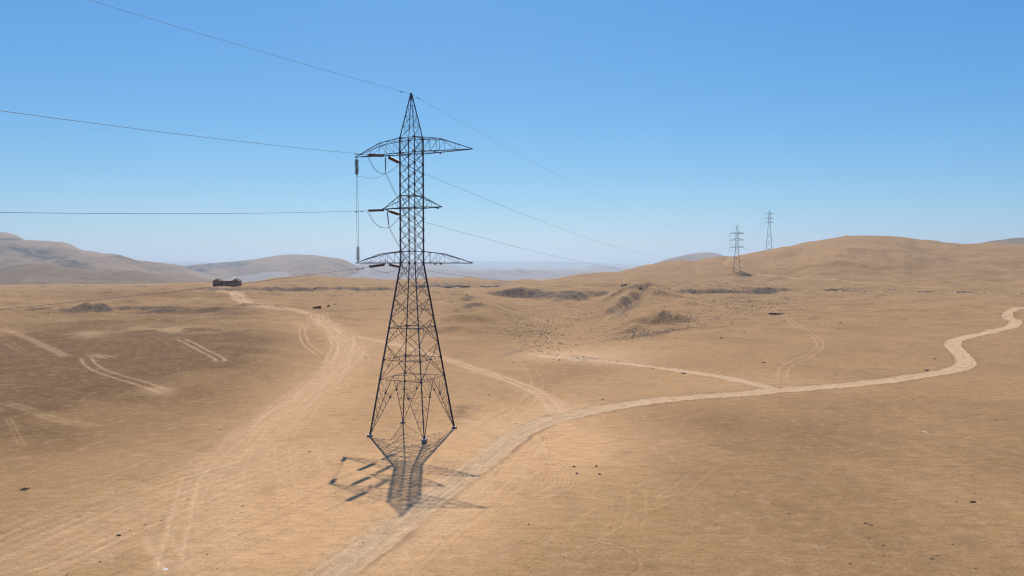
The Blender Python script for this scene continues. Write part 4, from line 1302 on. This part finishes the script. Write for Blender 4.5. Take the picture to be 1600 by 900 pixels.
place_rock(1446, 675, .24, 'white litter lying alone on the right plain', None, RPL[1], 'litter', 'litter', (1.4, .8, .6))
place_rock(316, 771, .10, 'small white stone on the left wheel tracks', None, RPL[0], 'stone', 'stone')
place_rock(580, 783, .08, 'small white stone left of the pylon shadow tip', None, RPL[1], 'stone', 'stone')
place_rock(995, 683, .14, 'small white stone right of the road fork', None, RPL[1], 'stone', 'stone')
place_rock(1069, 583.5, .8, 'dark low rock beside the upper branch road', None, RM[1], sc=(1.5, .6, .45))
place_rock(1020, 575.5, .5, 'small dark rock on the upper branch road edge', None, RM[1], sc=(1.5, .6, .35))
# ruined wall pieces by the left track
for (px, py, a, b, h, lab) in ((496, 481.5, 1.9, .9, 1.0, 'longest dark ruined wall piece beside the left track'), (491, 482, .9, .9, .8, 'short ruined wall stub left of the longest piece'),
                               (513, 479, .9, .7, .8, 'dark ruined wall stub right of the longest piece'), (524, 475.5, .8, .6, .5, 'last dark stub at the right end of the ruined wall')):
    x, y = gp(px, py); z = terr(x, y); m = MB()
    for q in range(3):
        m.box((-a + a * (q + .5) * 2 / 3, .1 * (q % 2), h * (.5 + .12 * ((q * 7) % 3)) / 1 - .25), (a * .66, b, h * (1 + .24 * ((q * 7) % 3))))
    o = m.build('ruined_wall', BRICK); o.location = (x, y, z); o.rotation_euler = (0, 0, .25); tag(o, lab, 'ruined wall', 'ruined wall pieces by the left track')
# low dark ledge on the right plain
x, y = gp(1219, 490.5); z = terr(x, y); m = MB()
for q in range(6): m.box((-4.5 + q * 1.8, .3 * math.sin(q * 2.1) - q * .12, .1 - .02 * q), (1.7, 1.0, .8 - .08 * q), Matrix.Rotation(.15 * math.sin(q * 3.3), 3, 'Z'))
o = m.build('stone_ledge', ROCKM); o.location = (x, y, z); tag(o, 'low dark stone ledge on the right plain above the wheel tracks', 'stone ledge')
# a dry twiggy bush left foreground
x, y = gp(39, 765); z = terr(x, y); m = MB()
for q in range(40):
    t = random.uniform(0, 6.28); e = random.uniform(.15, 1.1); L = random.uniform(.25, .6)
    d = Vector((math.cos(t) * math.cos(e) * 1.3, math.sin(t) * math.cos(e), math.sin(e) * .55)) * L
    m.tube([(0, 0, -.02), tuple(d * .5 + Vector((0, 0, .04))), tuple(d)], [.03, .02, .008], 4)
o = m.build('dry_bush', BUSHM); o.location = (x, y, z); tag(o, 'dead dark twiggy bush lying alone at the left edge', 'bush')

# dark rocky outcrops on the skyline: each a jagged mass of its own
def outcrop(px, py, D, wx, wy_, h, n, seed, label, mat):
    cx, cy = (px - 800) / F * D, D
    r2 = random.Random(seed); V = []; Fc = []
    z0 = terr(cx, cy)
    src = RM + RB
    for q in range(n):
        a = r2.uniform(-1, 1); b = r2.uniform(-1, 1)
        x, y = cx + a * wx, cy + b * wy_
        s = r2.uniform(.4, 1.0) * h * (1 - .55 * a * a)
        me = r2.choice(src); R = Matrix.Rotation(r2.uniform(0, 6.28), 3, 'Z'); z = terr(x, y)
        b0 = len(V)
        for v in me.vertices:
            c = R @ Vector((v.co.x * s * 1.3, v.co.y * s, v.co.z * s * .55)); V.append((c.x + x - cx, c.y + y - cy, c.z + z - z0 - .15 * s))
        for p in me.polygons: Fc.append(tuple(b0 + i for i in p.vertices))
    o = mesh_obj('rock_outcrop', V, Fc, mat); o.location = (cx, cy, z0); tag(o, label, 'rock outcrop', 'dark rock outcrops')
    return o
def outD(py, px):
    return gp(px, py)[1]
for (px, py, wpx, h, n, lab) in (
    (667, 448.5, 23, 5.2, 80, 'long dark rock outcrop just right of the main pylon, left half'),
    (711, 448, 23, 5.4, 80, 'long dark rock outcrop just right of the main pylon, right half'),
    (759, 448, 7, 3.0, 18, 'small dark rock outcrop left of the paired one near the skyline'),
    (778, 447.5, 13, 4.0, 34, 'dark rock outcrop standing by itself near the skyline centre'),
    (1302, 452.5, 12, 2.6, 30, 'darkest rock outcrop on the rubble line below the right hill'),
    (1323, 454, 8, 1.8, 18, 'small rock outcrop just right of the darkest one on the rubble line'),
    (1452, 455.5, 11, 1.5, 16, 'thin dark rock outcrop on the rubble line below the right hill'),
    (1505, 456, 12, 1.8, 22, 'dark rock outcrop on the right part of the rubble line'),
    (1520, 457, 9, 1.0, 16, 'scattered dark outcrop right of the hill track end'),
    (137, 447, 14, 2.8, 24, 'long low dark outcrop on the plain below the left hills'),
    (120, 447.2, 6, 2.2, 12, 'small low dark outcrop on the plain at far left'),
    (213, 448, 4, 2.6, 8, 'dark dot-like outcrop on the plain right of the long one'),
    (224, 448, 3, 2.2, 6, 'smallest dark outcrop on the plain left of the ruin'),
    (65, 447.8, 12, 1.8, 14, 'faint thin dark outcrop on the plain at the far left'),
    (8, 470.5, 7, .8, 14, 'dark rock cluster at the left edge of the plain'),
    (1000, 447, 4, 1.6, 8, 'dark rocks at the crown of the sand knoll'),
    (975, 446, 6, 1.6, 12, 'dark rocks behind the sand knoll')):
    D = outD(py, px); k_ = D / F
    outcrop(px, py, D, wpx * k_, max(2.5, wpx * k_ * .22), h * max(.5, min(1, D / 600)), n, int(px), lab, ROCKM)

# boulders strewn below the skyline outcrops and along the rubble line
rr = random.Random(11)
for (px, py, s) in ((676, 456, 1.1), (686, 457.5, .9), (710, 455.5, .6), (717, 454.5, .5), (749, 454, .8), (752, 457.5, .4), (764, 456, .6), (769, 455.5, .9), (729, 461, 1.1), (723, 460.5, .5), (720, 461, .5), (676, 465.5, .7), (703, 463, .4), (703, 467, .4),
                    (692, 465.5, .35), (756, 449, .5), (746, 449.5, .6), (780, 450, .5), (669, 457, .5), (664, 464, .4), (660, 466, .4)):
    place_rock(px, py, s, 'dark boulder strewn on the sand below the long skyline outcrop', 'boulders below the skyline outcrop', rr.choice(RM + RB), 'boulder', 'boulder', (1.2, .8, .9))
for q in range(46):
    px = rr.uniform(1240, 1598); py = 451.5 + (px - 1240) * .018 + rr.gauss(0, 1.8)
    place_rock(px, py, rr.uniform(.3, 1.0), 'dark boulder on the rubble line below the right hill', 'boulders along the rubble line', rr.choice(RM + RB), 'boulder', 'boulder', (1.3, .8, .7))
for q in range(18):
    px = rr.uniform(450, 640); py = 460 + rr.gauss(0, 2.5)
    place_rock(px, py, rr.uniform(.25, .6), 'small boulder on the sand in front of the dark scarp left of the pylon', 'boulders before the left scarp', rr.choice(RM + RB), 'boulder', 'boulder')
# loose stones in the foreground
for (px, py, s) in ((368, 628, .2), (343, 642, .15), (343, 671, .15), (181, 768, .11), (181, 800, .13), (253, 813, .14), (380, 790.5, .17), (378, 801, .1), (295, 780, .1), (125, 807, .1), (227, 820, .12), (156, 878, .12), (105, 898, .12), (324, 866, .12), (203, 829, .09),
                    (1139, 779.5, .14), (1077, 834, .13), (826, 819, .13), (881, 871, .1), (964, 731, .1), (952, 791, .1), (963, 796, .1), (1068, 715, .11), (1091, 716, .1), (1279, 853, .13), (1380, 852, .14), (1456, 873, .16), (1328, 881, .12), (1380, 868, .1),
                    (1464, 875 - 7, .1), (1524, 888, .12), (1495, 784, .12), (1523, 771, .13), (1487, 746, .12), (1348, 765, .12), (1233, 803, .12), (1518, 743, .11), (1598, 848, .15), (1371, 835, .1), (1340, 834, .09), (1489, 851, .1), (1532, 633, .2), (1480, 655, .2), (1372, 558, .4),
                    (1460, 561, .5), (1448, 579, .6), (1379, 647, .18), (1557, 657, .2), (1427, 624, .2), (942, 625, .25), (1043, 631, .2), (861, 611, .2), (763, 617, .2), (806, 662, .2), (1130, 583, .3), (1313, 505, .5), (1163, 520, .5), (1126, 528, .4), (787, 652, .2), (796, 657, .14),
                    (601, 613, .15), (410, 655, .12), (427, 673, .14), (552, 656, .12), (518, 694, .1), (528, 742, .1), (448, 708, .09), (452, 712, .09), (455, 785, .1), (1193, 567, .4), (713, 522, .4), (660, 484, .7), (620, 469, .8), (603, 458, .8), (437, 461, .5)):
    side = 'left' if px < 640 else 'right'
    zone = 'near' if py > 700 else 'farther'
    place_rock(px, py, s, f'small dark stone lying loose on the {zone} sand {side} of the main pylon', f'loose dark stones on the {zone} {side} sand', rr.choice(RM + RB), 'stone', 'stone', (1.2, .9, .8))

# scree and scrub nobody could count: one object
def scatter(name, label, regions, mat, seed):
    r2 = random.Random(seed); V = []; Fc = []
    base = [(-1, -.7, -.2), (.2, -1, -.2), (1, -.2, -.2), (.6, .9, -.2), (-.7, .8, -.2), (-.5, -.3, .7), (.4, -.35, .9), (.3, .4, .65), (-.4, .35, .55)]
    bf = [(0, 1, 6, 5), (1, 2, 6), (2, 3, 7, 6), (3, 4, 8, 7), (4, 0, 5, 8), (5, 6, 7, 8)]
    XY = []
    for (u, v, su, sv, rot, n, s0, s1) in regions:
        for q in range(int(n * 2.6)):
            a, b = r2.gauss(0, .5), r2.gauss(0, .5)
            du, dv_ = a * su, b * sv; c, s = math.cos(rot), math.sin(rot)
            pu, pv_ = u + du * c - dv_ * s, v + du * s + dv_ * c
            XY.append((pu, pv_, r2.uniform(s0, s1) * (1.6 if r2.random() < .08 else 1)))
    for pu, pv_, s in XY:
        x, y = gp(pu, pv_)
        XYs.append((x, y, s * .55))
    pts = XYs[:]; XYs.clear()
    zs = [terr(p[0], p[1]) for p in pts]
    for (x, y, s), z in zip(pts, zs):
        t = r2.uniform(0, 6.28); c, s_ = math.cos(t), math.sin(t); b0 = len(V); e = r2.uniform(.7, 1.4)
        for vx, vy, vz in base:
            vx *= e; V.append((x + s * (vx * c - vy * s_), y + s * (vx * s_ + vy * c), z + s * vz * .8))
        for f in bf: Fc.append(tuple(b0 + i for i in f))
    o = mesh_obj(name, V, Fc, mat); tag(o, label, 'scree', None, 'stuff')
XYs = []
scatter('scree', 'small brown stones thickly strewn over the hollows beyond the roads', [
    (860, 492, 70, 60, 0, 420, .22, .55), (830, 520, 50, 26, 0, 260, .18, .42), (925, 492, 25, 20, .5, 90, .2, .5), (960, 515, 70, 14, 0, 150, .18, .4),
    (1130, 475, 110, 30, 0, 520, .25, .6), (1210, 470, 60, 22, 0, 260, .25, .6), (1070, 500, 90, 14, -.1, 220, .2, .45), 
    (1140, 445, 120, 12, 0, 160, .4, .9), (1010, 522, 60, 6, -.15, 110, .22, .5), (1260, 462, 50, 12, 0, 90, .25, .6), (700, 455, 70, 12, 0, 90, .3, .6), (870, 462, 60, 8, 0, 120, .3, .8), (470, 453, 70, 4, 0, 120, .35, .9), (1110, 456, 60, 3, 0, 110, .4, .9),
    (1400, 545, 90, 50, 0, 50, .12, .3), (300, 488, 160, 8, 0, 60, .2, .5), (100, 490, 60, 8, 0, 60, .2, .45), (1330, 455, 90, 8, 0, 80, .25, .6), (980, 485, 18, 14, -.7, 40, .3, .6)], ROCKB, 3)
scatter('pebbles', 'tiny dark pebbles sprinkled over the near sand', [
    (1200, 780, 700, 170, 0, 260, .05, .11), (300, 780, 500, 170, 0, 150, .05, .10), (720, 650, 120, 30, 0, 50, .04, .09), (480, 690, 110, 40, 0, 50, .04, .09), (560, 655, 60, 12, 0, 30, .04, .09), (1300, 650, 600, 60, 0, 90, .06, .12)], ROCKM, 4)
